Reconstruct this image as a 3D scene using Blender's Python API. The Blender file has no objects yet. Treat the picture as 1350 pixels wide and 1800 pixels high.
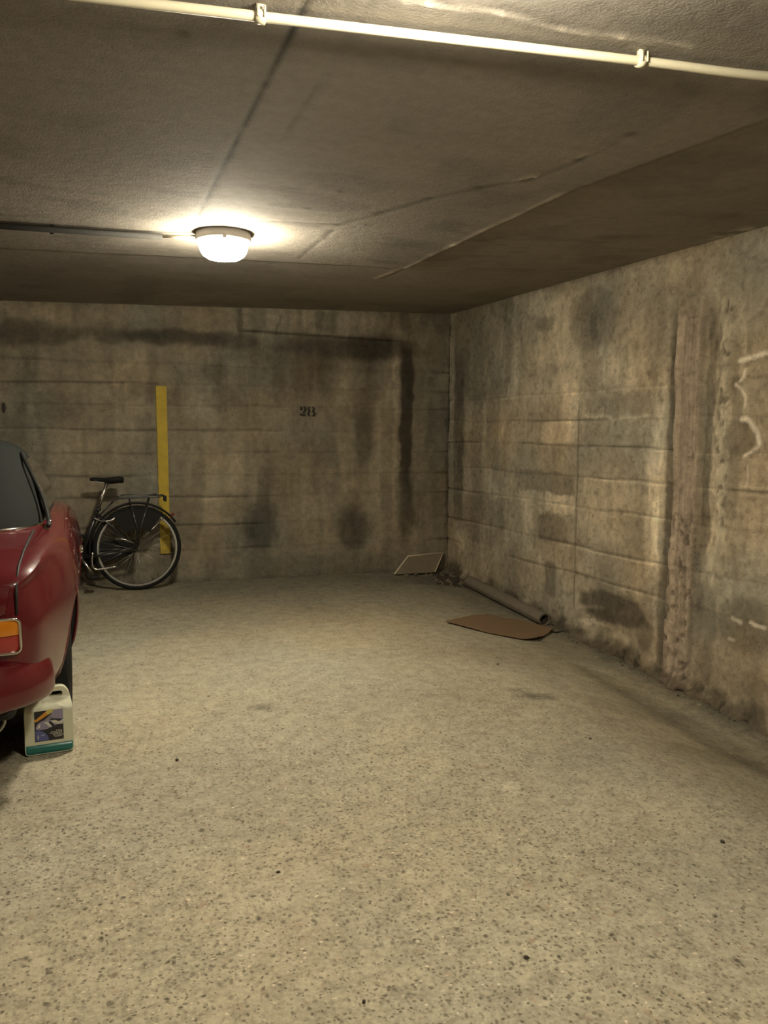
import bpy, bmesh, math, random
import numpy as np
from mathutils import Vector, Matrix
pi = math.pi
random.seed(7)
SC = bpy.context.scene
COL = SC.collection

# ---------------------------------------------------------------- camera, world, exposure
FPX, PITCH, ROLL, YAW = 1452.6, 0.09794, 0.00594, 0.34038
cam_d = bpy.data.cameras.new('camera'); cam = bpy.data.objects.new('camera', cam_d); COL.objects.link(cam)
fw = Vector((math.sin(YAW)*math.cos(PITCH), math.cos(YAW)*math.cos(PITCH), -math.sin(PITCH)))
rt = Vector((math.cos(YAW), -math.sin(YAW), 0)); up = rt.cross(fw)
r2 = rt*math.cos(ROLL) + up*math.sin(ROLL); u2 = -rt*math.sin(ROLL) + up*math.cos(ROLL)
M = Matrix((r2, u2, -fw)).transposed().to_4x4(); M.translation = Vector((0, 0, 1.36))
cam.matrix_world = M
cam_d.sensor_fit = 'VERTICAL'; cam_d.sensor_height = 36; cam_d.lens = 36*FPX/1800; cam_d.clip_start = 0.02
SC.camera = cam
SC.view_settings.view_transform = 'Standard'; SC.view_settings.look = 'None'
SC.view_settings.gamma = 1; SC.view_settings.use_curve_mapping = False
SC.view_settings.exposure = 0.0
w = bpy.data.worlds.new('world'); SC.world = w; w.use_nodes = True
w.node_tree.nodes['Background'].inputs[0].default_value = (0.010, 0.009, 0.008, 1)
w.node_tree.nodes['Background'].inputs[1].default_value = 1.0
LAMP_STRENGTH = 335.0
LAMP2_STRENGTH = 275.0
LAMP3_STRENGTH = 200.0
LAMP_COLOR = (1.0, 0.90, 0.70)

# ---------------------------------------------------------------- helpers
def tag(o, label=None, cat=None, group=None, kind=None):
    if label: o['label'] = label
    if cat: o['category'] = cat
    if group: o['group'] = group
    if kind: o['kind'] = kind
    return o
def empty(name, loc=(0, 0, 0), rz=0, **k):
    o = bpy.data.objects.new(name, None); COL.objects.link(o); o.location = loc; o.rotation_euler = (0, 0, rz)
    o.empty_display_size = 0.1
    return tag(o, **k)
def obj(name, bm, mats, parent=None, smooth=True, **k):
    me = bpy.data.meshes.new(name)
    bmesh.ops.recalc_face_normals(bm, faces=bm.faces[:])
    bm.to_mesh(me); bm.free()
    if not isinstance(mats, (list, tuple)): mats = [mats]
    for m in mats: me.materials.append(m)
    if smooth:
        for p in me.polygons: p.use_smooth = True
    o = bpy.data.objects.new(name, me); COL.objects.link(o)
    if parent: o.parent = parent
    return tag(o, **k)
def auto(o, ang=35):
    me = o.data
    bm = bmesh.new(); bm.from_mesh(me)
    for e in bm.edges:
        e.smooth = not (len(e.link_faces) == 2 and e.calc_face_angle(0) > math.radians(ang))
    bm.to_mesh(me); bm.free(); return o
def bevel(o, w_, seg=2, ang=40):
    m = o.modifiers.new('bevel', 'BEVEL'); m.width = w_; m.segments = seg; m.limit_method = 'ANGLE'; m.angle_limit = math.radians(ang); return o
def subsurf(o, n=2):
    m = o.modifiers.new('subsurf', 'SUBSURF'); m.levels = n; m.render_levels = n; return o
def V(*a): return Vector(a)
def box(bm, c, s, rot=None, mi=0):
    r = bmesh.ops.create_cube(bm, size=1)['verts']
    Mx = Matrix.Translation(Vector(c)) @ (rot.to_4x4() if rot else Matrix()) @ Matrix.Diagonal((*s, 1))
    for v in r: v.co = Mx @ v.co
    for v in r:
        for f in v.link_faces: f.material_index = mi
    return r
def tube(bm, pts, r, n=12, closed=False, caps=True, prof=None, upv=None, mi=0):
    """sweep a round (or prof) section along pts; r number or list"""
    pts = [Vector(p) for p in pts]; N = len(pts); rs = r if isinstance(r, (list, tuple)) else [r]*N
    rings = []; prev = None
    for i, p in enumerate(pts):
        a = pts[i-1] if (i > 0 or closed) else p; b = pts[(i+1) % N] if (i < N-1 or closed) else p
        t = (b-a).normalized()
        if upv is not None: x = Vector(upv).cross(t).normalized()
        elif prev is None:
            x = t.orthogonal().normalized()
        else:
            x = (prev - t*prev.dot(t)).normalized()
        prev = x; y = t.cross(x)
        if prof: ring = [bm.verts.new(p + x*q[0]*rs[i] + y*q[1]*rs[i]) for q in prof]
        else: ring = [bm.verts.new(p + (x*math.cos(2*pi*k/n) + y*math.sin(2*pi*k/n))*rs[i]) for k in range(n)]
        rings.append(ring)
    m = len(rings[0])
    for i in range(N if closed else N-1):
        A, B = rings[i], rings[(i+1) % N]
        for k in range(m):
            f = bm.faces.new((A[k], A[(k+1) % m], B[(k+1) % m], B[k])); f.material_index = mi
    if caps and not closed:
        for R_ in (rings[0][::-1], rings[-1]):
            f = bm.faces.new(R_); f.material_index = mi
    return rings
def lathe(bm, prof, n=32, M_=None, mi=0, caps=True):
    """prof list of (r, h) about local z"""
    rings = []
    for r, h in prof:
        rings.append([bm.verts.new((r*math.cos(2*pi*k/n), r*math.sin(2*pi*k/n), h)) for k in range(n)])
    for i in range(len(rings)-1):
        for k in range(n):
            f = bm.faces.new((rings[i][k], rings[i][(k+1) % n], rings[i+1][(k+1) % n], rings[i+1][k])); f.material_index = mi
    if caps:
        for R_ in (rings[0][::-1], rings[-1]):
            f = bm.faces.new(R_); f.material_index = mi
    if M_:
        for R_ in rings:
            for v in R_: v.co = M_ @ v.co
    return rings
def cr(pts, n=8, closed=False):
    """Catmull-Rom through pts"""
    P = [np.array(p, float) for p in pts]; N = len(P); out = []
    rng = range(N if closed else N-1)
    for i in rng:
        p1, p2 = P[i], P[(i+1) % N]
        p0 = P[i-1] if (i > 0 or closed) else 2*p1-p2
        p3 = P[(i+2) % N] if (i+2 < N or closed) else 2*p2-p1
        for j in range(n):
            t = j/n
            out.append(0.5*((2*p1)+(-p0+p2)*t+(2*p0-5*p1+4*p2-p3)*t*t+(-p0+3*p1-3*p2+p3)*t**3))
    if not closed: out.append(P[-1])
    return [tuple(float(q) for q in o) for o in out]
def ss(a, b, t):
    t = np.clip((np.asarray(t, float)-a)/(b-a), 0, 1); return t*t*(3-2*t)

# ---------------------------------------------------------------- numpy noise
def _h(ix, iy, seed):
    n = (ix.astype(np.int64)*374761393 + iy.astype(np.int64)*668265263 + seed*1274126177) & 0x7fffffff
    n = ((n ^ (n >> 13))*1103515245 + 12345) & 0x7fffffff
    return ((n ^ (n >> 16)) & 0xffff)/65535.0
def vnoise(x, y, seed=0):
    ix = np.floor(x); iy = np.floor(y); fx = x-ix; fy = y-iy
    fx = fx*fx*(3-2*fx); fy = fy*fy*(3-2*fy)
    a = _h(ix, iy, seed); b = _h(ix+1, iy, seed); c = _h(ix, iy+1, seed); d = _h(ix+1, iy+1, seed)
    return (a+(b-a)*fx)*(1-fy) + (c+(d-c)*fx)*fy
def fbm(x, y, oct=4, seed=0, gain=0.5):
    s = 0; a = 1; t = 0
    for i in range(oct):
        s = s+a*vnoise(x*2**i, y*2**i, seed+i*17); t += a; a *= gain
    return s/t
def stain_shade_factor(u, z, L, seed, warp=0.05):
    """multiplicative colour factor from a list of soft ellipses / rounded rects in surface metres"""
    wu = u + (fbm(u*9, z*9, 4, seed)-.5)*2*warp; wz = z + (fbm(u*9+40, z*9+40, 4, seed+5)-.5)*2*warp
    f = np.ones_like(u)
    for k, cu, cz, ru, rz, v, s in L:
        a = np.abs(wu-cu)/ru; b = np.abs(wz-cz)/rz
        d = np.sqrt(a*a+b*b) if k == 'E' else (a**5+b**5)**.2
        m = 1-ss(1-s*.7, 1+s*.6, d)
        f = f*(1+v*m)
    return f
def grid_mesh(name, PX, PY, PZ, col, mat, parent=None, **k):
    """PX.. 2-D arrays -> one mesh with a 'stain' colour attribute"""
    ny, nx = PX.shape
    co = np.stack([PX, PY, PZ], -1).reshape(-1, 3)
    idx = np.arange(ny*nx).reshape(ny, nx)
    q = np.stack([idx[:-1, :-1], idx[:-1, 1:], idx[1:, 1:], idx[1:, :-1]], -1).reshape(-1, 4)
    me = bpy.data.meshes.new(name)
    me.vertices.add(len(co)); me.vertices.foreach_set('co', co.ravel())
    me.loops.add(q.size); me.loops.foreach_set('vertex_index', q.ravel().astype(np.int32))
    me.polygons.add(len(q)); me.polygons.foreach_set('loop_start', np.arange(0, q.size, 4, dtype=np.int32))
    me.update(calc_edges=True); me.validate()
    me.polygons.foreach_set('use_smooth', np.ones(len(me.polygons), bool))
    at = me.attributes.new('stain_shade', 'FLOAT_COLOR', 'POINT')
    c4 = np.concatenate([col.reshape(-1, 3), np.ones((ny*nx, 1))], 1)
    at.data.foreach_set('color', c4.ravel().astype(np.float32))
    me.materials.append(mat)
    o = bpy.data.objects.new(name, me); COL.objects.link(o)
    if parent: o.parent = parent
    return tag(o, **k)

# ---------------------------------------------------------------- materials
class NT:
    def __init__(s, name):
        s.m = bpy.data.materials.new(name); s.m.use_nodes = True; s.t = s.m.node_tree
        s.b = s.t.nodes['Principled BSDF']
    def n(s, typ, **k):
        nd = s.t.nodes.new(typ)
        for a, v in k.items():
            if a.startswith('i_'):
                key = a[2:].replace('_', ' ')
                nd.inputs[key].default_value = v
            else: setattr(nd, a, v)
        return nd
    def l(s, a, b): s.t.links.new(a, b)
    def math(s, op, a, b=None):
        nd = s.n('ShaderNodeMath', operation=op)
        for i, v in enumerate((a, b)):
            if v is None: continue
            if isinstance(v, (int, float)): nd.inputs[i].default_value = v
            else: s.l(v, nd.inputs[i])
        return nd.outputs[0]
    def ramp(s, fac, stops):
        r = s.n('ShaderNodeValToRGB'); s.l(fac, r.inputs[0]); e = r.color_ramp.elements
        while len(e) < len(stops): e.new(0.5)
        for q, (p, c) in zip(e, stops):
            q.position = p; q.color = (c, c, c, 1) if isinstance(c, (int, float)) else (*c, 1)
        return r.outputs[0]
    def mix(s, fac, a, b, mode='MIX'):
        nd = s.n('ShaderNodeMix', data_type='RGBA', blend_type=mode)
        for i, v in ((0, fac), (6, a), (7, b)):
            if isinstance(v, (int, float)): nd.inputs[i].default_value = v
            elif isinstance(v, tuple): nd.inputs[i].default_value = (*v, 1)
            else: s.l(v, nd.inputs[i])
        return nd.outputs[2]
    def noise(s, co, scale, detail=4, rough=.55):
        nd = s.n('ShaderNodeTexNoise', i_Scale=scale, i_Detail=detail, i_Roughness=rough); s.l(co, nd.inputs['Vector']); return nd.outputs['Fac']
    def mapped(s, co, scale):
        nd = s.n('ShaderNodeMapping'); nd.inputs['Scale'].default_value = scale; s.l(co, nd.inputs['Vector']); return nd.outputs[0]
    def bump(s, h, dist, st=1):
        nd = s.n('ShaderNodeBump', i_Strength=st, i_Distance=dist); s.l(h, nd.inputs['Height']); s.l(nd.outputs[0], s.b.inputs['Normal']); return nd
def plain(name, c, rough=.5, metal=0, coat=0, var=.12, scale=30, spec=.5, bump=0, trans=0, emit=None, st=0):
    """principled with a little procedural variation of colour and roughness"""
    t = NT(name); co = t.n('ShaderNodeTexCoord').outputs['Object']
    f = t.noise(co, scale, 4)
    lo = tuple(q*(1-var) for q in c); hi = tuple(min(1, q*(1+var)) for q in c)
    t.l(t.mix(f, lo, hi), t.b.inputs['Base Color'])
    t.l(t.math('ADD', t.math('MULTIPLY', f, .12), max(0, rough-.06)), t.b.inputs['Roughness'])
    t.b.inputs['Metallic'].default_value = metal; t.b.inputs['Coat Weight'].default_value = coat; t.b.inputs['Coat Roughness'].default_value = .04
    t.b.inputs['Specular IOR Level'].default_value = spec
    t.b.inputs['Transmission Weight'].default_value = trans
    if emit: t.b.inputs['Emission Color'].default_value = (*emit, 1); t.b.inputs['Emission Strength'].default_value = st
    if bump: t.bump(t.noise(co, scale*6, 3), bump)
    return t.m

def concrete(name, pits=.0, streak=True, rough=.9, fine=.25):
    t = NT(name); co = t.n('ShaderNodeTexCoord').outputs['Object']
    at = t.n('ShaderNodeAttribute', attribute_name='stain_shade').outputs['Color']
    n1 = t.noise(co, 22, 5, .6); n2 = t.noise(co, 120, 4, .6)
    f = t.math('ADD', t.math('MULTIPLY', n1, .7), t.math('MULTIPLY', n2, .5))   # ~0.6 mean
    g = t.ramp(f, [(.35, 1-fine*1.5), (.6, 1.0), (.85, 1+fine*1.5)])
    c = t.mix(1.0, at, g, 'MULTIPLY')
    if pits:
        vo = t.n('ShaderNodeTexVoronoi', i_Scale=26, i_Randomness=1.0); t.l(co, vo.inputs['Vector'])
        msk = t.ramp(t.noise(co, 3.2, 3), [(.52, 0), (.66, 1)])
        p = t.math('MULTIPLY', t.ramp(vo.outputs['Distance'], [(.10, 1), (.2, 0)]), msk)
        c = t.mix(t.math('MULTIPLY', p, pits), c, (.035, .026, .016))
    t.l(c, t.b.inputs['Base Color']); t.b.inputs['Roughness'].default_value = rough
    t.b.inputs['Specular IOR Level'].default_value = .25
    t.bump(f, .006, .7)
    return t.m

mat_wall = concrete('board_marked_concrete', pits=.6, fine=.24)
mat_ceil = concrete('ceiling_concrete', fine=.12)

def floor_mat():
    t = NT('exposed_aggregate_floor'); co = t.n('ShaderNodeTexCoord').outputs['Object']
    at = t.n('ShaderNodeAttribute', attribute_name='stain_shade').outputs['Color']
    wn = t.n('ShaderNodeTexNoise', i_Scale=30.0, i_Detail=2.0); t.l(co, wn.inputs['Vector'])
    va = t.n('ShaderNodeVectorMath', operation='SCALE'); t.l(wn.outputs['Color'], va.inputs[0]); va.inputs['Scale'].default_value = .022
    vb = t.n('ShaderNodeVectorMath', operation='ADD'); t.l(co, vb.inputs[0]); t.l(va.outputs[0], vb.inputs[1]); wco = vb.outputs[0]
    n1 = t.noise(co, 14, 5, .65); n2 = t.noise(co, 62, 4, .7)
    g = t.ramp(t.math('ADD', t.math('MULTIPLY', n1, .5), t.math('MULTIPLY', n2, .6)), [(.36, .52), (.56, 1.0), (.78, 1.38)])
    c = t.mix(1.0, at, g, 'MULTIPLY')
    sm = t.math('MULTIPLY', t.n('ShaderNodeSeparateColor').outputs[0], 1) if False else None
    wear = t.ramp(t.noise(co, 1.3, 3), [(.32, .35), (.55, 1)])
    sep = t.n('ShaderNodeAttribute', attribute_name='grain').outputs['Fac']
    dens = t.math('MULTIPLY', wear, sep)
    def specks(scale, lo, hi, thr, col, amt, stretch=(1, 1, 1)):
        nonlocal c
        vo = t.n('ShaderNodeTexVoronoi', i_Scale=scale, i_Randomness=1.0); t.l(t.mapped(wco, stretch), vo.inputs['Vector'])
        pick = t.n('ShaderNodeSeparateColor'); t.l(vo.outputs['Color'], pick.inputs[0])
        sel = t.math('LESS_THAN', pick.outputs[0], t.math('MULTIPLY', dens, thr))
        size = t.math('MULTIPLY', vo.outputs['Distance'], t.math('ADD', t.math('MULTIPLY', pick.outputs[1], 1.3), .5))
        m = t.math('MULTIPLY', t.math('MULTIPLY', t.ramp(size, [(lo, 1), (hi, 0)]), sel), t.math('ADD', t.math('MULTIPLY', pick.outputs[2], .9), .25))
        c = t.mix(t.math('MULTIPLY', m, amt), c, col)
        return m
    s1 = specks(90, .10, .46, .80, (.085, .070, .044), .8)
    s2 = specks(58, .10, .40, .34, (.060, .050, .032), .8, (1.2, .85, 1))
    s3 = specks(70, .06, .30, .16, (.80, .66, .50), .85, (1, 1.4, 1))
    s4 = specks(40, .25, .42, .22, (.50, .43, .30), .5)
    s5 = specks(33, .2, .4, .16, (.33, .20, .13), .45)
    t.l(c, t.b.inputs['Base Color']); t.b.inputs['Specular IOR Level'].default_value = .3
    t.b.inputs['Roughness'].default_value = .78
    hgt = t.math('SUBTRACT', t.math('MULTIPLY', n2, .8), t.math('ADD', s1, s2))
    t.bump(hgt, .0035, .8)
    return t.m
mat_floor = floor_mat()

# ---------------------------------------------------------------- the setting (metres; back wall at y = D, right wall leaves the corner x = CX)
D, CX, WA = 7.2015, 3.198, 0.0563
wdir = V(math.sin(WA), -math.cos(WA), 0); wnor = V(-math.cos(WA), -math.sin(WA), 0)
def zfloor(x, y):
    x = np.asarray(x, float); y = np.asarray(y, float)
    s_ = np.clip(D-y, 0, 4.2); w_ = ss(2.0, 3.25, x)
    return .03*ss(6.3, 7.2, y)*ss(1.0, 2.2, x) - .068*s_*w_ + .0212*np.clip(CX-x, 0, 5)*ss(5.6, 7.2, y)
def zf(x, y): return float(zfloor(x, y))
def top_back(x): return 2.4493 + .025*np.clip(x-CX, -5, 1)
def top_right(s): return 2.4493 + .0046*np.clip(s, 0, 4)
PANEL = 2.36
BOARDS_B = [1.905, 1.735, 1.565, 1.357, 1.169, .981, .788, .552, .339]
BOARDS_R = [1.65, 1.455, 1.26, 1.038, .826, .545, .33]
ST_R= [('R', 0.195, 1.297, 0.1, 0.781, -0.5, 0.4), ('R', 0.693, 2.073, 0.436, 0.458, -0.3, 0.2), ('R', 0.237, 2.073, 0.151, 0.561, -0.25, 0.5), ('R', 0.541, 1.251, 0.102, 1.194, -0.2, 0.5), ('E', 1.786, 1.923, 0.239, 0.374, 0.38, 0.7), ('E', 1.542, 2.341, 0.225, 0.103, 0.3, 0.6), ('E', 1.923, 1.584, 0.104, 0.185, 0.35, 0.5), ('E', 2.17, 2.138, 0.283, 0.219, -0.36, 0.25), ('R', 2.179, 2.086, 0.051, 0.102, -0.3, 0.3), ('E', 1.565, 2.184, 0.129, 0.056, -0.32, 0.5), ('E', 1.566, 1.811, 0.255, 0.061, -0.2, 0.5), ('E', 2.603, 1.766, 0.329, 0.118, 0.3, 0.6), ('E', 2.467, 1.961, 0.333, 0.224, 0.08, 0.8), ('E', 2.986, 2.183, 0.278, 0.102, -0.1, 0.8), ('R', 2.465, 1.541, 0.356, 0.057, -0.2, 0.3), ('R', 2.457, 1.462, 0.347, 0.01, 0.4, 0.3), ('R', 1.782, 1.356, 0.213, 0.085, 0.5, 0.15), ('R', 1.829, 0.822, 0.192, 0.077, 0.42, 0.15), ('R', 1.626, 0.976, 0.38, 0.083, -0.34, 0.15), ('R', 1.726, 0.621, 0.198, 0.104, -0.34, 0.25), ('R', 1.728, 0.235, 0.083, 0.14, -0.38, 0.2), ('R', 0.657, 0.577, 0.385, 0.226, -0.3, 0.4), ('R', 1.393, 0.584, 0.082, 0.273, 0.28, 0.5), ('E', 1.982, 0.163, 0.097, 0.19, 0.3, 0.5), ('E', 2.471, 0.155, 0.374, 0.11, -0.62, 0.3), ('E', 2.806, 0.05, 0.085, 0.119, -0.4, 0.4), ('E', 2.256, 0.017, 0.189, 0.02, 0.5, 0.5), ('E', 2.583, -0.037, 0.081, 0.058, 0.6, 0.5), ('E', 2.083, 0.11, 0.027, 0.075, 0.4, 0.5), ('R', 2.859, 0.857, 0.077, 0.403, 0.5, 0.5), ('R', 2.891, 1.495, 0.066, 0.218, 0.35, 0.5), ('R', 2.876, 0.732, 0.031, 0.216, 0.3, 0.6), ('R', 2.985, 1.256, 0.035, 0.762, -0.42, 0.4), ('R', 2.964, 0.182, 0.041, 0.324, -0.48, 0.4), ('R', 3.297, 1.362, 0.035, 0.701, -0.42, 0.4), ('E', 3.425, 2.274, 0.381, 0.156, -0.16, 0.8), ('E', 2.133, 2.5, 0.693, 0.14, -0.1, 0.8), ('E', 3.456, 1.757, 0.065, 0.126, -0.3, 0.4), ('R', 3.494, 1.536, 0.044, 0.141, -0.36, 0.3), ('E', 3.523, 1.332, 0.118, 0.107, -0.34, 0.3), ('R', 3.489, 1.077, 0.049, 0.191, -0.32, 0.4), ('E', 3.627, 0.293, 0.209, 0.159, -0.4, 0.35), ('R', 3.337, 0.16, 0.07, 0.336, -0.34, 0.5), ('E', 3.243, 1.757, 0.131, 0.164, 0.15, 0.8), ('E', 2.461, 0.937, 0.339, 0.154, 0.16, 0.5), ('E', 2.351, 0.691, 0.297, 0.118, 0.14, 0.5), ('R', 1.173, 1.354, 0.22, 0.23, 0.16, 0.4), ('E', 1.331, 1.669, 0.288, 0.179, 0.2, 0.6), ('E', 1.174, 0.227, 0.224, 0.237, -0.2, 0.6), ('E', 3.693, 0.811, 0.097, 0.185, 0.2, 0.5), ('E', 3.616, 1.73, 0.113, 0.122, 0.1, 0.5), ('R', 3.658, 1.071, 0.098, 0.009, 0.35, 0.4), ('E', 2.367, 0.375, 0.297, 0.103, -0.1, 0.6), ('R', 3.373, 1.037, 0.043, 0.488, 0.22, 0.5), ('R', 3.426, 1.234, 0.033, 0.48, 0.25, 0.6), ('E', 3.025, 2.344, 0.094, 0.067, 0.1, 0.8), ('E', 2.501, 2.399, 0.326, 0.037, 0.18, 0.7), ('R', 0.956, 1.637, 0.046, 0.564, 0.2, 0.5), ('R', 0.88, 0.674, 0.038, 0.292, 0.15, 0.5)]
STAIN_SHADE_B= [('E', -0.442, 2.11, 0.338, 0.097, -0.42, 0.5), ('E', 0.201, 2.129, 0.314, 0.064, -0.33, 0.6), ('E', 0.699, 2.132, 0.426, 0.066, -0.55, 0.6), ('E', 1.173, 2.114, 0.245, 0.077, -0.45, 0.6), ('E', -0.406, 1.938, 0.092, 0.178, -0.26, 0.6), ('R', -0.342, 1.963, 0.025, 0.179, 0.15, 0.6), ('E', 0.001, 2.012, 0.105, 0.118, 0.16, 0.4), ('E', 0.322, 1.978, 0.135, 0.175, 0.16, 0.5), ('E', -0.227, 2.28, 0.432, 0.062, 0.2, 0.8), ('E', 0.656, 2.317, 0.423, 0.056, 0.12, 0.8), ('E', 1.024, 1.845, 0.135, 0.077, -0.23, 0.5), ('E', -0.272, 1.514, 0.154, 0.136, -0.26, 0.6), ('E', 0.743, 2.026, 0.103, 0.075, 0.1, 0.6), ('E', 1.003, 2.036, 0.077, 0.105, 0.15, 0.6), ('E', 2.243, 2.098, 0.661, 0.101, -0.55, 0.7), ('E', 1.719, 1.94, 0.47, 0.246, -0.23, 0.8), ('R', 2.352, 1.654, 0.098, 0.458, -0.29, 0.7), ('R', 2.763, 1.478, 0.062, 0.65, -0.72, 0.35), ('R', 3.199, 1.188, 0.024, 0.799, -0.4, 0.4), ('E', 2.777, 0.603, 0.08, 0.321, -0.45, 0.6), ('R', 2.652, 1.346, 0.022, 0.777, 0.3, 0.5), ('E', 2.646, 2.062, 0.044, 0.113, 0.35, 0.6), ('E', 2.353, 1.293, 0.088, 0.258, -0.36, 0.6), ('E', 1.924, 1.19, 0.148, 0.152, -0.26, 0.6), ('E', 2.247, 0.46, 0.165, 0.189, -0.52, 0.6), ('E', 1.414, 0.514, 0.174, 0.212, -0.45, 0.7), ('R', 2.03, 0.52, 0.086, 0.259, 0.2, 0.6), ('E', 0.967, 1.192, 0.418, 0.484, 0.16, 0.8), ('E', 0.176, 1.147, 0.411, 0.281, 0.05, 0.8), ('E', 2.915, 1.135, 0.092, 0.529, 0.08, 0.6), ('R', 3.024, 1.666, 0.058, 0.524, -0.16, 0.6), ('R', 0.773, 0.999, 0.043, 0.29, 0.12, 0.5), ('R', -0.087, 1.194, 0.022, 0.277, 0.15, 0.5), ('R', 0.2, 1.194, 0.022, 0.234, 0.12, 0.5), ('E', 1.208, 0.945, 0.129, 0.198, 0.12, 0.5), ('E', 2.636, 0.393, 0.345, 0.214, 0.1, 0.6), ('E', 2.958, 2.395, 0.346, 0.155, -0.26, 0.6), ('R', 1.875, 2.365, 0.637, 0.079, 0.1, 0.4), ('E', 1.508, 0.789, 0.133, 0.252, -0.2, 0.6), ('E', 1.923, 0.159, 0.888, 0.084, -0.16, 0.6), ('R', 2.136, 1.953, 0.053, 0.351, 0.12, 0.6), ('R', 1.823, 2.338, 0.015, 0.069, 0.2, 0.5), ('R', 2.436, 1.137, 0.033, 0.312, 0.1, 0.6), ('E', 1.094, 1.63, 0.147, 0.121, -0.13, 0.5), ('E', 0.414, 1.664, 0.276, 0.075, -0.13, 0.6), ('E', 0.058, 1.703, 0.267, 0.092, 0.06, 0.6), ('E', 2.432, 2.115, 0.331, 0.122, -0.4, 0.5), ('R', 1.243, 2.276, 0.02, 0.115, -0.4, 0.4), ('R', 1.569, 2.277, 0.01, 0.097, -0.35, 0.5), ('R', 1.798, 2.297, 0.01, 0.088, 0.3, 0.5), ('R', 1.979, 2.316, 0.105, 0.099, -0.35, 0.4), ('R', 2.19, 1.955, 0.325, 0.091, -0.2, 0.6), ('E', 1.617, 1.838, 0.309, 0.295, -0.15, 0.7), ('R', 2.493, 0.822, 0.017, 0.523, 0.15, 0.5), ('R', 1.253, 0.494, 0.151, 0.301, -0.18, 0.6), ('E', 2.924, 0.274, 0.176, 0.163, 0.12, 0.6)]  # stains, plus painted shade below the ceiling and under the ledge
ST_F= [('E', 0.768, 3.949, 0.069, 0.051, -0.42, 0.5), ('E', 2.164, 3.691, 0.096, 0.059, -0.5, 0.45), ('E', 2.112, 3.778, 0.075, 0.044, -0.3, 0.5), ('E', 1.505, 2.72, 0.029, 0.046, 0.3, 0.7), ('E', 1.009, 3.397, 0.478, 0.438, 0.05, 0.9), ('E', 2.806, 3.673, 0.356, 0.181, -0.2, 0.7), ('E', 1.861, 2.906, 0.274, 0.229, -0.06, 0.8), ('E', 2.752, 3.121, 0.235, 0.08, -0.2, 0.6), ('E', 1.568, 7.032, 1.431, 0.504, -0.2, 0.8), ('E', 2.795, 6.874, 0.297, 0.163, -0.25, 0.6), ('E', 2.855, 4.004, 0.191, 0.212, -0.1, 0.6), ('E', 1.139, 5.116, 0.695, 0.458, 0.06, 0.8)]

def boards(u, z, levels, seed):
    """thin horizontal board-joint marks and a slight tint per board"""
    g = np.zeros_like(u); lite = np.zeros_like(u); tint = np.ones_like(u)
    for i, l in enumerate(levels):
        zz = z-l-(fbm(u*1.5+i*31, z*0+i, 3, seed)-.5)*.035
        stg = ss(.38, .62, fbm(u*1.1+i*13, z*0+i*7, 3, seed+3))
        wd = .005+.006*vnoise(u*6+i*3, z*0, seed+8)
        g = np.maximum(g, np.exp(-(zz/wd)**2)*(.35+.65*stg))
        lite = np.maximum(lite, np.exp(-((zz+.014)/.008)**2)*ss(.5, .7, fbm(u*2+i*5, z*0+i*3, 3, seed+11)))
        seg = fbm(u*.9+i*101, z*0, 2, seed+21)
        nxt = levels[i+1] if i+1 < len(levels) else 0
        tint = np.where((z <= l) & (z > nxt), .86+.3*seg, tint)
    return g, lite, tint
def concrete_col(u, z, base, seed, streak=.3, blotch=.35):
    f = 1+(fbm(u*1.6, z*1.6, 5, seed)-.5)*blotch*1.6
    f *= 1+(fbm(u*14, z*1.1, 4, seed+1)-.5)*streak*1.5
    f *= 1+(fbm(u*7+3, z*6, 5, seed+2)-.5)*.34
    d = ss(.54, .66, fbm(u*5+50, z*1.6+9, 5, seed+4)); f *= 1-.18*d
    l = ss(.60, .68, fbm(u*6+90, z*2.6+9, 5, seed+6)); f *= 1+.18*l
    h = fbm(u*2.2+7, z*2.2+3, 4, seed+9)-.5
    c = f[..., None]*np.array(base)
    c = c*(1+h[..., None]*np.array([.22, -.02, -.25]))
    return c
# back wall
xs = np.arange(-6.0, CX+.02, .0125); xs[-1] = CX; zs = np.linspace(0, 1, 190)
U, T_ = np.meshgrid(xs, zs)
Z = -.03 + T_*(top_back(U)+.04)
col = concrete_col(U, Z, (.196, .170, .122), 11, .34, .2)
g, li, ti = boards(U, Z, BOARDS_B, 5)
fade = 1-.75*ss(1.25, 1.7, U)*ss(3.2, 2.9, U)                       # board marks hardly show around the number
col *= (1-.55*g*fade + .2*li*fade)[..., None]*(1+(ti-1)*fade)[..., None]
col *= stain_shade_factor(U, Z, STAIN_SHADE_B, 31, .035)[..., None]
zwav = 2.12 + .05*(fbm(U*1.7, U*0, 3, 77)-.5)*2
band = np.exp(-((Z-zwav)/.07)**2)*ss(1.2, .6, U); col *= (1-.22*band)[..., None]  # wavy band of shade below the ceiling, painted into the wall colour
ledge_shade = np.exp(-((Z-(2.209-.022*(U-1.25)))/.011)**2)*ss(1.2, 1.26, U)*ss(2.75, 2.6, U)   # painted shadow line at the ledge of the strip cast under the slab
col *= (1-.72*ledge_shade)[..., None]
above = ss(2.20, 2.22, Z)*ss(1.22, 1.26, U)*ss(2.8, 2.7, U)
col *= (1+above*(.25*(vnoise(U*14, U*0, 5)-.45)))[..., None]
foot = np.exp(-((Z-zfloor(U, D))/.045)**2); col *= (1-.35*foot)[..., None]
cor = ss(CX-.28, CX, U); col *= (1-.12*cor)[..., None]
dy = -.012*above + .006*g*fade - .004*(fbm(U*9, Z*9, 4, 3)-.5)*2 - .02*np.exp(-((Z-zfloor(U, D))/.03)**2)*fbm(U*12, Z*3, 3, 9)
wall_back = grid_mesh('wall_back', U, D+dy, Z, np.clip(col, .01, .9), mat_wall, kind='structure', label='stained board-marked concrete back wall with yellow stripe and number')
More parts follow.
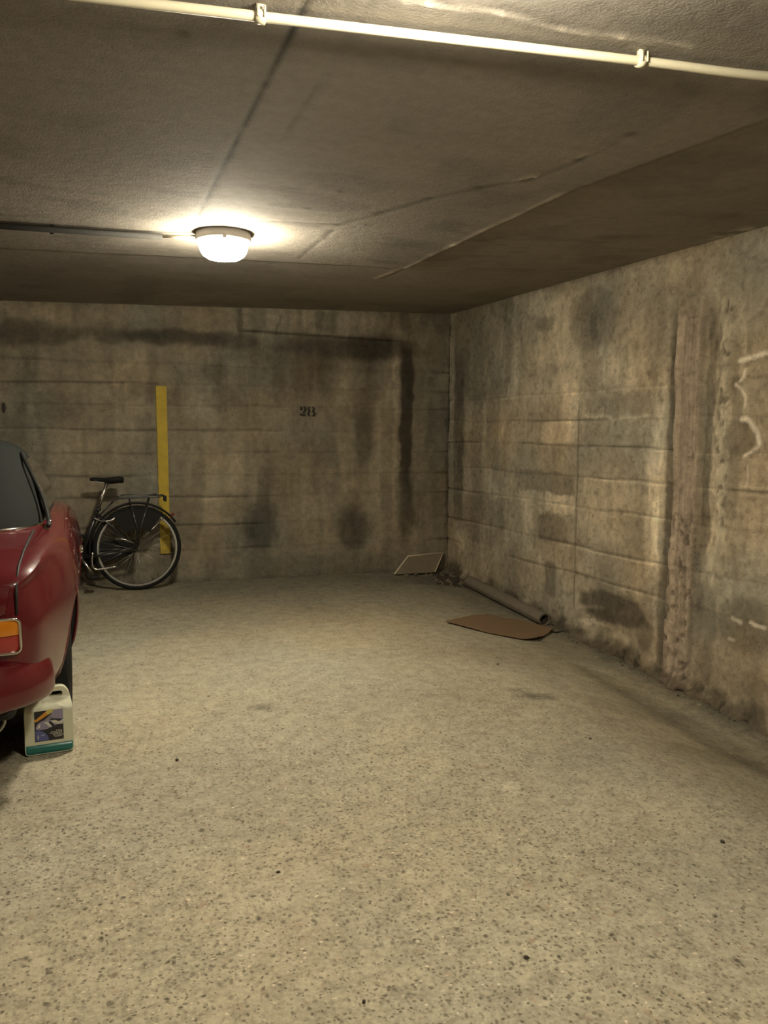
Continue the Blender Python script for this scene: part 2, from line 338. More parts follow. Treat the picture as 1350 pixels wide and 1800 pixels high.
# right wall
sa = np.concatenate([np.arange(0, 4.3, .0105), np.arange(4.3, 12.2, .06)]); zs = np.linspace(0, 1, 270)
U, T_ = np.meshgrid(sa, zs)
Z = -.40 + T_*(top_right(U)+.41)
col = concrete_col(U, Z, (.350, .298, .212), 23, .16, .18)
g, li, ti = boards(U, Z, BOARDS_R, 15)
gf = ss(1.75, 1.6, Z)
col *= (1-.55*g*gf + .35*li*gf)[..., None]*(1+(ti-1)*gf)[..., None]
jnt = np.exp(-((U-2.035-.006*(fbm(Z*5, Z*0, 3, 4)-.5)*2)/.007)**2)*ss(.05, .1, Z)*ss(1.62, 1.5, Z)
col *= (1-.6*jnt)[..., None]
col *= stain_shade_factor(U, Z, ST_R, 51, .03)[..., None]
# spalled, rough band left of the ridges
rgh = ss(.5, .62, fbm(U*22, Z*22, 4, 61))*np.exp(-(((U-2.85)/.4)**2+((Z-1.72)/.16)**2)); col *= (1-.28*rgh)[..., None]
# raised vertical fins of poured concrete
wob = (fbm(Z*3, Z*0, 4, 71)-.5)*.03
e1 = np.abs(U-(3.128+wob-.02*ss(.9, 0, Z)))/.105
m1 = ss(1.12, .86, e1)*ss(2.17, 2.08, Z + .07*np.abs(np.sin((U-3.02)*pi/.1)))*ss(-.12, 0, Z-(-.205))
e2 = np.abs(U-(3.405+wob*1.5))/.042
m2 = ss(1.5, .6, e2)*ss(2.2, 2.1, Z)*ss(.35, .6, Z)
r1 = fbm(U*26, Z*5, 4, 81); r2_ = fbm(U*50, Z*34, 3, 82)
low = ss(1.0, .7, Z)
pit1 = ss(.57, .7, fbm(U*38, Z*24, 3, 83))*m1*(.25+.75*low)
pit2 = ss(.6, .72, fbm(U*34, Z*20, 3, 84))*m2
disp = m1*(.022+.016*(r1-.4)+.006*np.cos((U-3.128)*2*pi/.1)) + m2*(.012+.02*(fbm(U*40, Z*14, 3, 85)-.4)) - .014*pit1 - .012*pit2
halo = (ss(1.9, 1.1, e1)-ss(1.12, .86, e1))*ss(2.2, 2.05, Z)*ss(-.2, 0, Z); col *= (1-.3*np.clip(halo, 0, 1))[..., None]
strp = fbm(U*130, Z*1.6, 3, 87)-.5; lft = np.exp(-((U-3.062-wob)/.018)**2)+.5*np.exp(-((U-3.20-wob)/.010)**2)
ridge_c = np.array([.350, .275, .200])*(.72+.5*r1+.55*strp+.28*lft)[..., None]; col = col*(1-m1[..., None])+ridge_c*m1[..., None]
col = col*(1-.6*m2[..., None]) + .6*m2[..., None]*np.array([.52, .45, .32])*(.6+.8*fbm(U*30, Z*14, 3, 86))[..., None]
col *= (1-.55*pit1-.55*pit2)[..., None]
col *= (1+.10*low*m1*(r2_-.5)*4)[..., None]
GRAF = [([(3.500, 1.757), (3.614, 1.773), (3.80, 1.815)], .014, 1.0), ([(3.54, 1.705), (3.534, 1.668), (3.512, 1.648)], .010, .8), ([(3.48, 1.628), (3.522, 1.601), (3.553, 1.556), (3.552, 1.513)], .010, .75),
        ([(3.529, 1.435), (3.56, 1.438), (3.589, 1.419), (3.639, 1.364), (3.660, 1.303)], .015, .95), ([(3.650, 1.285), (3.62, 1.265)], .012, .6), ([(3.603, 1.254), (3.561, 1.235)], .010, .8), ([(3.589, 1.177), (3.593, 1.099), (3.58, 1.063)], .008, .4),
        ([(3.535, .318), (3.594, .305)], .013, .6), ([(3.658, .319), (3.697, .312), (3.763, .308)], .011, .7), ([(3.51, .195), (3.552, .191)], .010, .5)]
for pl, wd_, am in GRAF:                                             # whitish paint daubs
    best = np.full(U.shape, 9.)
    for (a0, b0), (a1, b1) in zip(pl, pl[1:]):
        t_ = np.clip(((U-a0)*(a1-a0)+(Z-b0)*(b1-b0))/((a1-a0)**2+(b1-b0)**2), 0, 1)
        best = np.minimum(best, np.hypot(U-a0-t_*(a1-a0), Z-b0-t_*(b1-b0)))
    k = (am*np.exp(-(best/wd_)**4))[..., None]; col = col*(1-k)+k*np.array([.80, .70, .54])
lm = np.exp(-((Z-.115-.035*np.sin((U-2.2)*6))/.014)**2)*ss(2.08, 2.14, U)*ss(2.45, 2.36, U); col *= (1+.8*lm)[..., None]
# rough lime-streaked ground between and beside the fins
rg = np.exp(-((U-3.36)/.10)**2)*ss(2.25, 2.05, Z)*ss(.2, .6, Z); col *= (1+.5*rg*(fbm(U*40, Z*16, 4, 88)-.5)*2)[..., None]
wl = np.exp(-((U-2.885)/.05)**2)*ss(1.75, 1.5, Z)*ss(.35, .6, Z); col *= (1+wl*(.22+.9*(fbm(U*45, Z*9, 4, 89)-.5)))[..., None]
sp_ = ss(.64, .70, fbm(U*30, Z*30, 3, 90)); col *= (1-.22*sp_)[..., None]
zfw = zfloor(CX+U*math.sin(WA), D-U*math.cos(WA))
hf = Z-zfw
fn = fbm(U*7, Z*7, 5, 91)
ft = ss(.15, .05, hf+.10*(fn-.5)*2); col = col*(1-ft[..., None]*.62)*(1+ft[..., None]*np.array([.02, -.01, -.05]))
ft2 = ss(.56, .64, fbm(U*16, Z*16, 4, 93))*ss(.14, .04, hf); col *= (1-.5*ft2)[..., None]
lime = ss(.6, .66, fbm(U*8+3, Z*20, 4, 95))*np.exp(-((hf-.03)/.03)**2)*ss(3.2, 3.7, U); col += lime[..., None]*np.array([.25, .23, .18])
disp += ss(.12, .0, hf)*(.030+.045*(fn-.4)+.05*(fbm(U*24, Z*24, 3, 98)-.5)) - .012*ft2 - .008*g*gf - .006*jnt + .008*(fbm(U*6, Z*6, 4, 97)-.5)*2
disp = np.where(hf < -.03, np.maximum(disp, .0), disp)
PXr = CX+U*math.sin(WA)+wnor.x*disp; PYr = D-U*math.cos(WA)+wnor.y*disp
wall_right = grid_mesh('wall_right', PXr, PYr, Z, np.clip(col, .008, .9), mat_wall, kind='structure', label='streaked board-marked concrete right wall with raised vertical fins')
# left and rear walls, out of the frame, close the garage
def flat_wall(name, a, b, zt, seed, lab):
    n = 60; U, T_ = np.meshgrid(np.linspace(0, 1, n*2), np.linspace(0, 1, n))
    L = math.dist(a, b)
    col = concrete_col(U*L, T_*zt, (.235, .195, .128), seed)
    grid_mesh(name, a[0]+(b[0]-a[0])*U, a[1]+(b[1]-a[1])*U, -.4+T_*(zt+.4), col, mat_wall, kind='structure', label=lab)
flat_wall('wall_left', (-6.0, 7.25), (-6.0, -4.8), 2.5, 3, 'plain concrete side wall at the far left of the garage')
flat_wall('wall_rear', (-6.05, -4.75), (CX+12.1*math.sin(WA)+.05, -4.75), 2.5, 4, 'plain concrete wall behind the camera')
# floor
xs = np.arange(-6.05, 4.0, .04); ys = np.arange(-4.8, D+.06, .04)
U, Y = np.meshgrid(xs, ys)
cf = 1+(fbm(U*1.3, Y*1.3, 5, 101)-.5)*.35
cf *= 1+(fbm(U*5, Y*5, 4, 102)-.5)*.2
col = cf[..., None]*np.array([.358, .322, .232])
hh = fbm(U*1.1+9, Y*1.1, 4, 104)-.5
col = col*(1+hh[..., None]*np.array([.16, 0, -.2]))
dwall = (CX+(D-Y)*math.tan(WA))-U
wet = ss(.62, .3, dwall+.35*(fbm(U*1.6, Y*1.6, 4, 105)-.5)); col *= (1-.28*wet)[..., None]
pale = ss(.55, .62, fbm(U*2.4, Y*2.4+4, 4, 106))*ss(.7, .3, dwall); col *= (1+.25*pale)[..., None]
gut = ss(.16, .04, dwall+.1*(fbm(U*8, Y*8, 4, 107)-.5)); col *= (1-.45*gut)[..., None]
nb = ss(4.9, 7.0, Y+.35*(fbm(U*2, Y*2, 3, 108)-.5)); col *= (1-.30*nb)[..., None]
stk = np.exp(-((dwall-.42-.12*(fbm(Y*1.2, Y*0, 3, 113)-.5)*2)/.07)**2)*ss(4.9, 4.5, Y); col *= (1-.30*stk)[..., None]
lst = np.exp(-((dwall-.24)/.07)**2)*ss(.45, .6, fbm(U*5, Y*3, 3, 114))*ss(4.9, 4.4, Y); col *= (1+.25*lst)[..., None]
col *= stain_shade_factor(U, Y, ST_F, 61, .04)[..., None]
Zf = zfloor(U, Y) + .004*(fbm(U*3, Y*3, 3, 109)-.5)*2 + .02*(fbm(U*14, Y*14, 3, 110))*ss(.12, .03, dwall)
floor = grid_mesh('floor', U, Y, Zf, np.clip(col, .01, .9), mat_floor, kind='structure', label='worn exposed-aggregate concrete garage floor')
gr = (1-.72*ss(2.6, 4.6, Y+.6*(fbm(U, Y, 3, 111)-.5)))*(1-.8*ss(1.2, .5, dwall+.4*(fbm(U*1.3, Y*1.3, 3, 112)-.5)))
at = floor.data.attributes.new('grain', 'FLOAT', 'POINT'); at.data.foreach_set('value', gr.ravel().astype(np.float32))
# ceiling: a flat panel, its edges bevelled up to the two walls
def yc(x): return 5.14-.12*np.clip(x, -2, 3)
def xr(y): return np.interp(y, [0, 2.2, 3.13, 5.5, 8], [2.75, 2.09, 1.93, 1.87, 1.8])
xs = np.concatenate([np.arange(-6.05, -1.4, .08), np.arange(-1.4, 3.9, .018)]); ys = np.concatenate([np.arange(-4.8, 1.0, .08), np.arange(1.0, D+.04, .018)])
U, Y = np.meshgrid(xs, ys)
xw = CX+(D-Y)*math.tan(WA)
db = (Y-yc(U)); dr = (U-xr(Y))
fb = np.clip(db/(D-yc(U)), 0, 1.1); fr = np.clip(dr/(xw-xr(Y)), 0, 1.1)
tb_ = 2.4493+.025*np.clip(U-CX, -5, 0); 
fm = np.maximum(fb, fr)
edge = np.maximum(db, dr)
nse = .02*(fbm(U*3, Y*3, 4, 121)-.5)
st = ss(-.012, .012, edge+nse*.6)
Zc = PANEL + .012*st + (tb_-PANEL-.012)*np.clip(fm, 0, 1.1)
base = np.array([.268, .242, .205])
cc = 1+(fbm(U*1.2, Y*1.2, 5, 122)-.5)*.3
cc *= 1+(fbm(U*5, Y*22, 4, 123)-.5)*.16          # faint grain of the shuttering
cc *= 1-.14*ss(.55, .68, fbm(U*3, Y*3+8, 5, 124))
cc *= 1-.20*ss(.60, .72, fbm(U*3, Y*8+3, 4, 127))*ss(3.0, 3.6, Y)*ss(5.2, 4.9, Y)
for kx, ky in ((.95, 3.75), (1.30, 3.95), (.25, 2.25), (1.02, 3.45)): cc *= 1-.6*np.exp(-((U-kx)**2+(Y-ky)**2)/.014**2)
def cline(px, py, w_, amt, seed, brk=.0):
    """a thin line across the ceiling through (px, py); amt < 0 dark, > 0 pale"""
    global cc, Zc
    n = len(px)
    for i in range(n-1):
        ax, ay, bx, by = px[i], py[i], px[i+1], py[i+1]
        L2 = (bx-ax)**2+(by-ay)**2
        wx = U+(fbm(U*11, Y*11, 3, seed)-.5)*.02; wy = Y+(fbm(U*11+9, Y*11, 3, seed+1)-.5)*.02
        t = np.clip(((wx-ax)*(bx-ax)+(wy-ay)*(by-ay))/L2, 0, 1)
        d = np.hypot(wx-ax-t*(bx-ax), wy-ay-t*(by-ay))
        k = np.exp(-(d/w_)**2)*(.65+.7*fbm(U*9, Y*9, 2, seed+7))*(1-brk*ss(.45, .55, fbm(U*5, Y*5, 3, seed+2)))
        cc = cc*(1+amt*k); Zc = Zc + .003*k*(1 if amt < 0 else -1)
cline([.504, .507, .509], [1.0, 3.0, 4.07], .009, -.75, 131)
cline([.65, .66], [1.0, 2.9], .008, -.35, 137, .4)
cline([.509, .86, 1.18], [4.09, 4.05, 3.99], .012, -.45, 141, .2)
cline([.53, .86, 1.18], [4.05, 4.01, 3.95], .010, .35, 153, .5)
cline([-1.5, .5], [4.62, 4.5], .010, -.25, 142, .5)
cline([1.175, 1.178], [4.11, 4.85], .010, -.5, 143, .2)
cline([1.18, 1.30, 1.42, 1.55, 1.68, 1.73, 1.755], [3.99, 3.72, 3.42, 3.20, 3.02, 2.75, 2.46], .020, -.40, 144, .2)
cline([1.62, 1.68, 1.755], [3.08, 2.98, 2.5], .013, .8, 145, .4)
cline([-1.5, .40, 1.647, 1.80], [5.32, 5.08, 4.93, 5.02], .012, -.55, 146, .2)
cline([1.845, 1.875, 1.905], [5.4, 4.2, 3.13], .013, 1.1, 147, .35)
cline([1.88, 1.91, 1.95, 2.08], [5.4, 4.2, 3.13, 2.25], .014, -.35, 155, .3)
cline([.72, .776, .95, 1.137, 1.3, 1.5], [1.915, 1.905, 1.88, 1.90, 1.88, 1.86], .012, 1.4, 148, .35)
cline([.6, .95, 1.15], [1.885, 1.865, 1.885], .008, -.4, 149, .3)
seg = np.where(U < .505, .96, 1.03)
cc = cc*seg
col = cc[..., None]*base
top_r = ss(.10, .02, xw-U+.06*(fbm(U*9, Y*9, 4, 151)-.5))
spot = ss(.58, .66, fbm(U*7, Y*7, 4, 152)); col += (top_r*spot*ss(4.6, 4.0, Y))[..., None]*np.array([.16, .15, .12])
ef = np.exp(-((xw-U-.05)/.05)**2-((Y-3.72)/.16)**2)*ss(.42, .55, fbm(U*14, Y*14, 4, 154)); col += (ef)[..., None]*np.array([.34, .33, .28])
ceil = grid_mesh('ceiling', U, Y, Zc, np.clip(col, .01, .9), mat_ceil, kind='structure', label='bare concrete garage ceiling with shuttering seams and bevelled edges')

# ---------------------------------------------------------------- paint on the walls
yellow = plain('yellow_wall_paint', (.395, .282, .026), .75, var=.35, scale=14)
black_paint = plain('black_stencil_paint', (.022, .018, .012), .8, var=.5, scale=60)
bm = bmesh.new()
n = 60; L_, R_ = [], []
for i in range(n+1):
    z = 1.720-(1.720-.31)*i/n
    j = random.uniform(-.0015, .0015)
    L_.append((.522+.010*i/n+j, z)); R_.append((.608+.006*i/n-j*.7, z))
fr_ = [[bm.verts.new((x, D-.021, z)) for x, z in S] for S in (L_, R_)]
bk_ = [[bm.verts.new((x, D+.002, z)) for x, z in S] for S in (L_, R_)]
for i in range(n):
    bm.faces.new((fr_[0][i], fr_[1][i], fr_[1][i+1], fr_[0][i+1]))
    bm.faces.new((fr_[0][i], fr_[0][i+1], bk_[0][i+1], bk_[0][i])); bm.faces.new((fr_[1][i], bk_[1][i], bk_[1][i+1], fr_[1][i+1]))
bm.faces.new((fr_[0][0], bk_[0][0], bk_[1][0], fr_[1][0])); bm.faces.new((fr_[0][n], fr_[1][n], bk_[1][n], bk_[0][n]))
obj('yellow_stripe', bm, yellow, wall_back, smooth=False, label='vertical yellow painted parking-bay stripe')
def flatpoly(bm, pts, ox, oz, s, y0=D-.018, y1=D+.001):
    a = [bm.verts.new((ox+x*s, y0, oz+z*s)) for x, z in pts]; b = [bm.verts.new((ox+x*s, y1, oz+z*s)) for x, z in pts]
    bm.faces.new(a)
    for i in range(len(a)): bm.faces.new((a[i], b[i], b[(i+1) % len(a)], a[(i+1) % len(a)]))
def stroke(bm, pts, wd, ox, oz, s):
    pts = [np.array(p, float) for p in pts]; l, r = [], []
    for i, p in enumerate(pts):
        a = pts[max(0, i-1)]; b = pts[min(len(pts)-1, i+1)]; t = (b-a)/np.linalg.norm(b-a); q = np.array([-t[1], t[0]])
        wi = wd[i] if isinstance(wd, (list, tuple)) else wd
        l.append(tuple(p+q*wi/2)); r.append(tuple(p-q*wi/2))
    flatpoly(bm, l+r[::-1], ox, oz, s)
S = .082
bm = bmesh.new(); ox, oz = 1.750, 1.487
stroke(bm, [(.04, .84), (.13, .93), (.22, .78), (.14, .66), (.05, .70)], [.10, .2, .2, .2, .1], ox, oz, S)       # curl of the 2
stroke(bm, [(.36, .98), (.56, .95), (.64, .76), (.60, .56), (.42, .36), (.40, .30)], [.06, .16, .24, .22, .16, .12], ox, oz, S)
stroke(bm, [(.02, .13), (.12, .15), (.34, .11), (.62, .12)], [.1, .24, .22, .2], ox, oz, S)
obj('stencilled_digit', bm, black_paint, wall_back, smooth=False, label='black stencilled digit two of the bay number 28')
bm = bmesh.new(); ox = 1.826
stroke(bm, [(.20, .98), (.08, .90), (.06, .74), (.10, .60), (.22, .54)], [.06, .16, .2, .18, .08], ox, oz, S)
stroke(bm, [(.22, .50), (.08, .42), (.02, .26), (.06, .10), (.22, .01)], [.06, .18, .22, .18, .08], ox, oz, S)
stroke(bm, [(.46, .98), (.62, .90), (.66, .76), (.60, .62), (.48, .56)], [.06, .16, .2, .18, .08], ox, oz, S)
stroke(bm, [(.48, .50), (.64, .42), (.72, .26), (.66, .10), (.48, .01)], [.06, .18, .24, .18, .08], ox, oz, S)
obj('stencilled_digit', bm, black_paint, wall_back, smooth=False, label='black stencilled digit eight of the bay number 28')
bm = bmesh.new(); ox, oz = -.690, 1.485
stroke(bm, [(.12, .92), (.10, .72), (.10, .28), (.12, .08)], [.08, .2, .2, .08], ox, oz, S)
stroke(bm, [(.62, .98), (.64, .72), (.64, .28), (.62, .02)], [.08, .22, .22, .08], ox, oz, S)
obj('stencilled_digit', bm, black_paint, wall_back, smooth=False, label='black stencilled bay number cut off by the picture edge')

# ---------------------------------------------------------------- ceiling lamps
pvc = plain('cream_plastic_conduit', (.62, .57, .42), .4, var=.06)
grey_pipe = plain('dark_grey_conduit', (.022, .021, .018), .8, var=.2, spec=.2)
lamp_base_m = plain('lamp_base_plastic', (.42, .40, .36), .5)
def glow(name, st):
    t = NT(name); co = t.n('ShaderNodeTexCoord').outputs['Object']
    t.b.inputs['Base Color'].default_value = (.8, .8, .75, 1); t.b.inputs['Roughness'].default_value = .3
    t.b.inputs['Emission Color'].default_value = (*LAMP_COLOR, 1); t.b.inputs['Emission Strength'].default_value = st
    return t.m
def ceiling_lamp(x, y, st, label, z=PANEL):
    e = empty('ceiling_lamp', (x, y, z), label=label, cat='lamp')
    bm = bmesh.new(); lathe(bm, [(.02, .004), (.130, .004), (.138, -.004), (.140, -.034), (.134, -.044), (.110, -.046), (.05, -.046)], 48)
    obj('lamp_base', bm, lamp_base_m, e)
    bm = bmesh.new()
    lathe(bm, [(.04, -.0465), (.112, -.0465), (.120, -.052), (.122, -.072), (.117, -.092), (.104, -.112), (.080, -.127), (.045, -.131), (.012, -.133)], 48)
    obj('diffuser', bm, glow('glowing_diffuser_%d' % int(st), st), e, label='glowing white glass diffuser')
    for a in (.4, 2.5, 4.6):
        bm = bmesh.new(); box(bm, (.137*math.cos(a), .137*math.sin(a), -.042), (.010, .018, .022), Matrix.Rotation(a, 3, 'Z'))
        obj('clip', bm, lamp_base_m, e, smooth=False)
    return e
ceiling_lamp(.668, 4.37, LAMP_STRENGTH, 'round glowing bulkhead lamp on the ceiling above the middle of the bay')
ceiling_lamp(.75, 1.50, LAMP2_STRENGTH, 'round bulkhead lamp on the ceiling nearest the camera, just above the picture')
ceiling_lamp(-3.6, 3.4, LAMP3_STRENGTH, 'round bulkhead lamp on the ceiling far left over the car')

# conduits under the ceiling
def zc_at(x, y):
    d1 = y-float(yc(x)); d2 = x-float(xr(y))
    if max(d1, d2) < 0: return PANEL
    t = 2.4493+.025*min(0, x-CX); xw_ = CX+(D-y)*math.tan(WA)
    return PANEL+.012+(t-PANEL-.012)*max(d1/(D-float(yc(x))), d2/(xw_-float(xr(y))), 0)
cz = PANEL-.026
e = empty('cable_conduit', (-1.5, 2.22, cz), label='cream plastic cable conduit clipped across the ceiling near the camera', cat='conduit')
bm = bmesh.new()
pl = lambda x: 2.09-.115*x
pts = [(x, pl(x)) for x in (-1.5, -.6, .08, .43, .92, 1.43, 1.82, 2.6, 3.40)]
P3 = cr([(x+1.5, y-2.22, min(zc_at(x, y)-.026, cz+.05)-cz) for x, y in pts], 8)
tube(bm, P3, .0117, 16); obj('pipe', bm, pvc, e)
for (x, y) in [(x, pl(x)) for x in (.405, 1.395, -.7, 2.5)]:
    bm = bmesh.new(); zc_ = zc_at(x, y)-.026-cz
    tube(bm, [(x+1.5-.012, y-2.22, zc_), (x+1.5+.012, y-2.22, zc_)], .0165, 16)
    box(bm, (x+1.5, y-2.22, zc_+.020), (.020, .014, .022)); box(bm, (x+1.5-.008, y-2.22-.017, zc_+.006), (.005, .004, .026)); box(bm, (x+1.5+.008, y-2.22-.017, zc_+.006), (.005, .004, .026))
    obj('pipe_clip', bm, pvc, e)
e = empty('lamp_conduit', (-2.0, 4.6, cz), label='dark grey conduit with thinner cable running left from the glowing lamp', cat='conduit')
bm = bmesh.new(); tube(bm, [(x+2.0, y-4.6, .002) for x, y in [(-2.0, 4.66), (-.384, 4.50), (.372, 4.457)]], .016, 14); obj('pipe', bm, grey_pipe, e)
bm = bmesh.new(); tube(bm, [(x+2.0, y-4.6, .006) for x, y in [(.36, 4.458), (.45, 4.44), (.56, 4.40)]], .0085, 10); obj('cable', bm, plain('grey_cable', (.30, .27, .20), .5), e)
for x in (-1.2, -.15):
    bm = bmesh.new(); y = 4.66-(x+2)*.0855; tube(bm, [(x+2-.012, y-4.6, .002), (x+2+.012, y-4.6, .002)], .0195, 14); box(bm, (x+2, y-4.6, .018), (.02, .02, .02)); obj('pipe_clip', bm, grey_pipe, e)

# ---------------------------------------------------------------- things along the walls
felt = plain('grey_brown_felt', (.165, .138, .102), .95, var=.25, scale=20, bump=.002)
bm = bmesh.new()
a = V(3.165, 6.62, zf(3.165, 6.62)+.050); b = V(3.225, 5.42, zf(3.2, 5.42)+.055)
dirv = (b-a).normalized(); sx = dirv.cross(V(0, 0, 1)).normalized(); sz = sx.cross(dirv)
spiral = []
for i in range(90):
    th = i/90*2*pi*1.55; r = .053-.0065*th/(2*pi)
    spiral.append((th, r))
def sp(th, r, p): return p + sx*math.cos(th)*r*1.05 + sz*math.sin(th)*r
N = 14; rings = []
for i in range(N+1):
    p = a.lerp(b, i/N); o_ = []
    sag = .003*math.sin(i*1.7)
    for th, r in spiral: o_.append(bm.verts.new(sp(th, r+sag*.5, p)))
    for th, r in spiral[::-1]: o_.append(bm.verts.new(sp(th, r-.005+sag*.5, p)))
    rings.append(o_)
m = len(rings[0])
for i in range(N):
    for k in range(m): bm.faces.new((rings[i][k], rings[i][(k+1) % m], rings[i+1][(k+1) % m], rings[i+1][k]))
h = len(spiral)
for R_, fl in ((rings[0], 0), (rings[-1], 1)):
    for k in range(h-1):
        f = (R_[k], R_[k+1], R_[m-2-k], R_[m-1-k]); bm.faces.new(f if fl else f[::-1])
o = obj('rolled_mat', bm, felt, label='long grey-brown mat rolled into a tube along the foot of the right wall', cat='rolled mat'); auto(o)

card = plain('brown_fibre_sheet', (.195, .122, .064), .9, var=.12, scale=9, bump=.001)
cq = [(2.398, 5.418), (2.72, 5.67), (2.90, 5.74), (3.00, 5.62), (3.08, 5.60), (3.20, 5.36), (3.225, 5.30), (3.03, 5.13), (2.945, 5.055), (2.85, 5.050), (2.62, 5.157)]
cp = [(a_[0]+(b_[0]-a_[0])*t/5, a_[1]+(b_[1]-a_[1])*t/5) for a_, b_ in zip(cq, cq[1:]+cq[:1]) for t in range(5)]
bm = bmesh.new()
vs = [bm.verts.new((x, y, 0)) for x, y in cp]; f = bm.faces.new(vs)
bmesh.ops.triangulate(bm, faces=[f]); bmesh.ops.subdivide_edges(bm, edges=bm.edges[:], cuts=3, use_grid_fill=True)
bmesh.ops.remove_doubles(bm, verts=bm.verts[:], dist=.0005)
for v in bm.verts:
    x, y = v.co.x, v.co.y
    cur = .022*float(ss(5.16, 5.04, y))*float(ss(2.80, 3.0, x)) + .010*float(ss(3.1, 3.24, x)) + .006*float(fbm(np.array(x*5), np.array(y*5), 2, 5))
    v.co.z = zf(x, y)+.008+cur
r = bmesh.ops.extrude_face_region(bm, geom=bm.faces[:])
for v in r['geom']:
    if isinstance(v, bmesh.types.BMVert): v.co.z += .005
o = obj('fibreboard_sheet', bm, card, label='flat brown sheet lying on the floor in front of the rolled mat', cat='sheet'); auto(o)
# dark strip creeping from the sheet to the wall
bm = bmesh.new()
tube(bm, cr([(3.19, 5.285, zf(3.19, 5.285)+.012), (3.222, 5.25, zf(3.222, 5.25)+.010), (3.262, 5.252, zf(3.262, 5.252)+.012), (3.29, 5.235, zf(3.29, 5.235)+.013)], 6), .006, 8)
obj('rubber_strip', bm, grey_pipe, label='short dark strip between the brown sheet and the right wall', cat='strip')

# stone plate leaning on the back wall
plate_m = plain('grey_stone_plate', (.165, .135, .088), .85, var=.2, scale=12, bump=.001)
edge_m = plain('pale_plate_edge', (.50, .43, .30), .8)
zz = zf(2.85, 7.0)
A, B, C_, E_ = V(2.590, 7.02, .052), V(2.998, 7.03, .050), V(3.138, 7.165, .204), V(2.778, 7.165, .187)
nn = (B-A).cross(E_-A).normalized()
e = empty('leaning_plate', (2.85, 7.05, zz), label='small pale-edged plate propped at a slant against the back wall near the corner', cat='plate')
off = V(2.85, 7.05, zz)
bm = bmesh.new(); q = [A, B, C_, E_]
t_ = [bm.verts.new(p-off) for p in q]; l_ = [bm.verts.new(p-off-nn*.014) for p in q]
bm.faces.new(t_); bm.faces.new(l_[::-1])
for i in range(4): bm.faces.new((t_[i], l_[i], l_[(i+1) % 4], t_[(i+1) % 4]))
o = obj('slab', bm, plate_m, e, smooth=False); bevel(o, .003, 2)
bm = bmesh.new(); loop = [p-off for p in (A+(B-A)*.0, E_, C_)]
tube(bm, [p+nn*.002 for p in loop], .009, 8); tube(bm, [C_-off+nn*.002, B-off+nn*.002], .006, 8); obj('rim', bm, edge_m, e, label='pale raised rim')
bm = bmesh.new(); tube(bm, [C_-off-nn*.02+V(-.01, 0, -.02), (C_+B)/2-off-nn*.03, B-off-nn*.016+V(-.02, .01, .012)], [.012, .016, .010], 8); obj('bracket', bm, grey_pipe, e)

# broken mortar in the corner and at the foot of the right wall
rub = plain('crumbled_mortar', (.15, .12, .078), .95, var=.45, scale=25, bump=.003)
drk = plain('dark_grit', (.045, .036, .024), .9, var=.4, scale=40)
def stone(bm, c, r, rnd, mi=0):
    vs = bmesh.ops.create_icosphere(bm, subdivisions=2, radius=1)['verts']
    a = rnd.uniform(0, 6.28); sxx, syy, szz = r*rnd.uniform(.8, 1.4), r*rnd.uniform(.7, 1.1), r*rnd.uniform(.45, .75)
    Rm = Matrix.Rotation(a, 3, 'Z'); ph = [rnd.uniform(0, 6) for _ in range(6)]
    for v in vs:
        d = 1+.18*math.sin(v.co.x*3+ph[0])+.15*math.sin(v.co.y*4+ph[1])+.12*math.sin(v.co.z*5+ph[2])
        v.co = Rm @ V(v.co.x*sxx*d, v.co.y*syy*d, v.co.z*szz*d) + V(*c)
    for v in vs:
        for f in v.link_faces: f.material_index = mi
rnd = random.Random(3)
bm = bmesh.new()
for i in range(900):
    s_ = rnd.uniform(0.3, 4.1); dd = abs(rnd.gauss(0, .028))+.012
    x = CX+s_*math.sin(WA)-dd; y = D-s_*math.cos(WA)
    if 3.20 > x > 3.1 and 5.3 < y < 6.7: continue
    r_ = rnd.uniform(.003, .011)
    stone(bm, (x, y, zf(x, y)+r_*.3), r_, rnd, rnd.random() < .4)
obj('mortar_crumbs', bm, [rub, drk], smooth=False, kind='stuff', label='loose crumbs of mortar along the foot of the right wall', cat='rubble')
bm = bmesh.new()
for i in range(120):
    x = rnd.gauss(3.07, .07); y = rnd.gauss(6.86, .09)
    if x > 3.19 or y > 7.15: continue
    r_ = rnd.uniform(.008, .032); stone(bm, (x, y, zf(x, y)+r_*.4), r_, rnd, rnd.random() < .6)
for i in range(30):
    x = rnd.uniform(2.70, 3.10); y = rnd.uniform(7.0, 7.14); r_ = rnd.uniform(.010, .022); stone(bm, (x, y, zf(x, y)+r_*.4), r_, rnd, rnd.random() < .5)
obj('rubble_heap', bm, [rub, drk], smooth=False, kind='stuff', label='small dark heap of rubble in the corner where the two walls meet', cat='rubble')
chips = [(.300, 3.389, .011, 'dark chip on the floor just right of the screenwash can'), (.509, 2.395, .009, 'dark chip on the speckled floor, left of the centre of the picture bottom'),
         (2.065, 3.055, .008, 'small dark chip on the floor below the oily patch'), (2.248, 4.304, .010, 'dark chip on the smooth floor below the brown sheet'),
         (1.953, 2.109, .010, 'dark chip at the lower right of the speckled floor'), (.580, 1.759, .007, 'dark chip near the bottom edge, left of the middle'),
         (1.03, 1.78, .009, 'dark chip near the bottom edge, right of the middle')]
for x, y, r_, lb in chips:
    r_ *= .72; bm = bmesh.new(); stone(bm, (0, 0, 0), r_, rnd)
    o = obj('stone_chip', bm, drk, smooth=False, label=lb, cat='stone', group='dark chips on the floor'); o.location = (x, y, zf(x, y)+r_*.4)

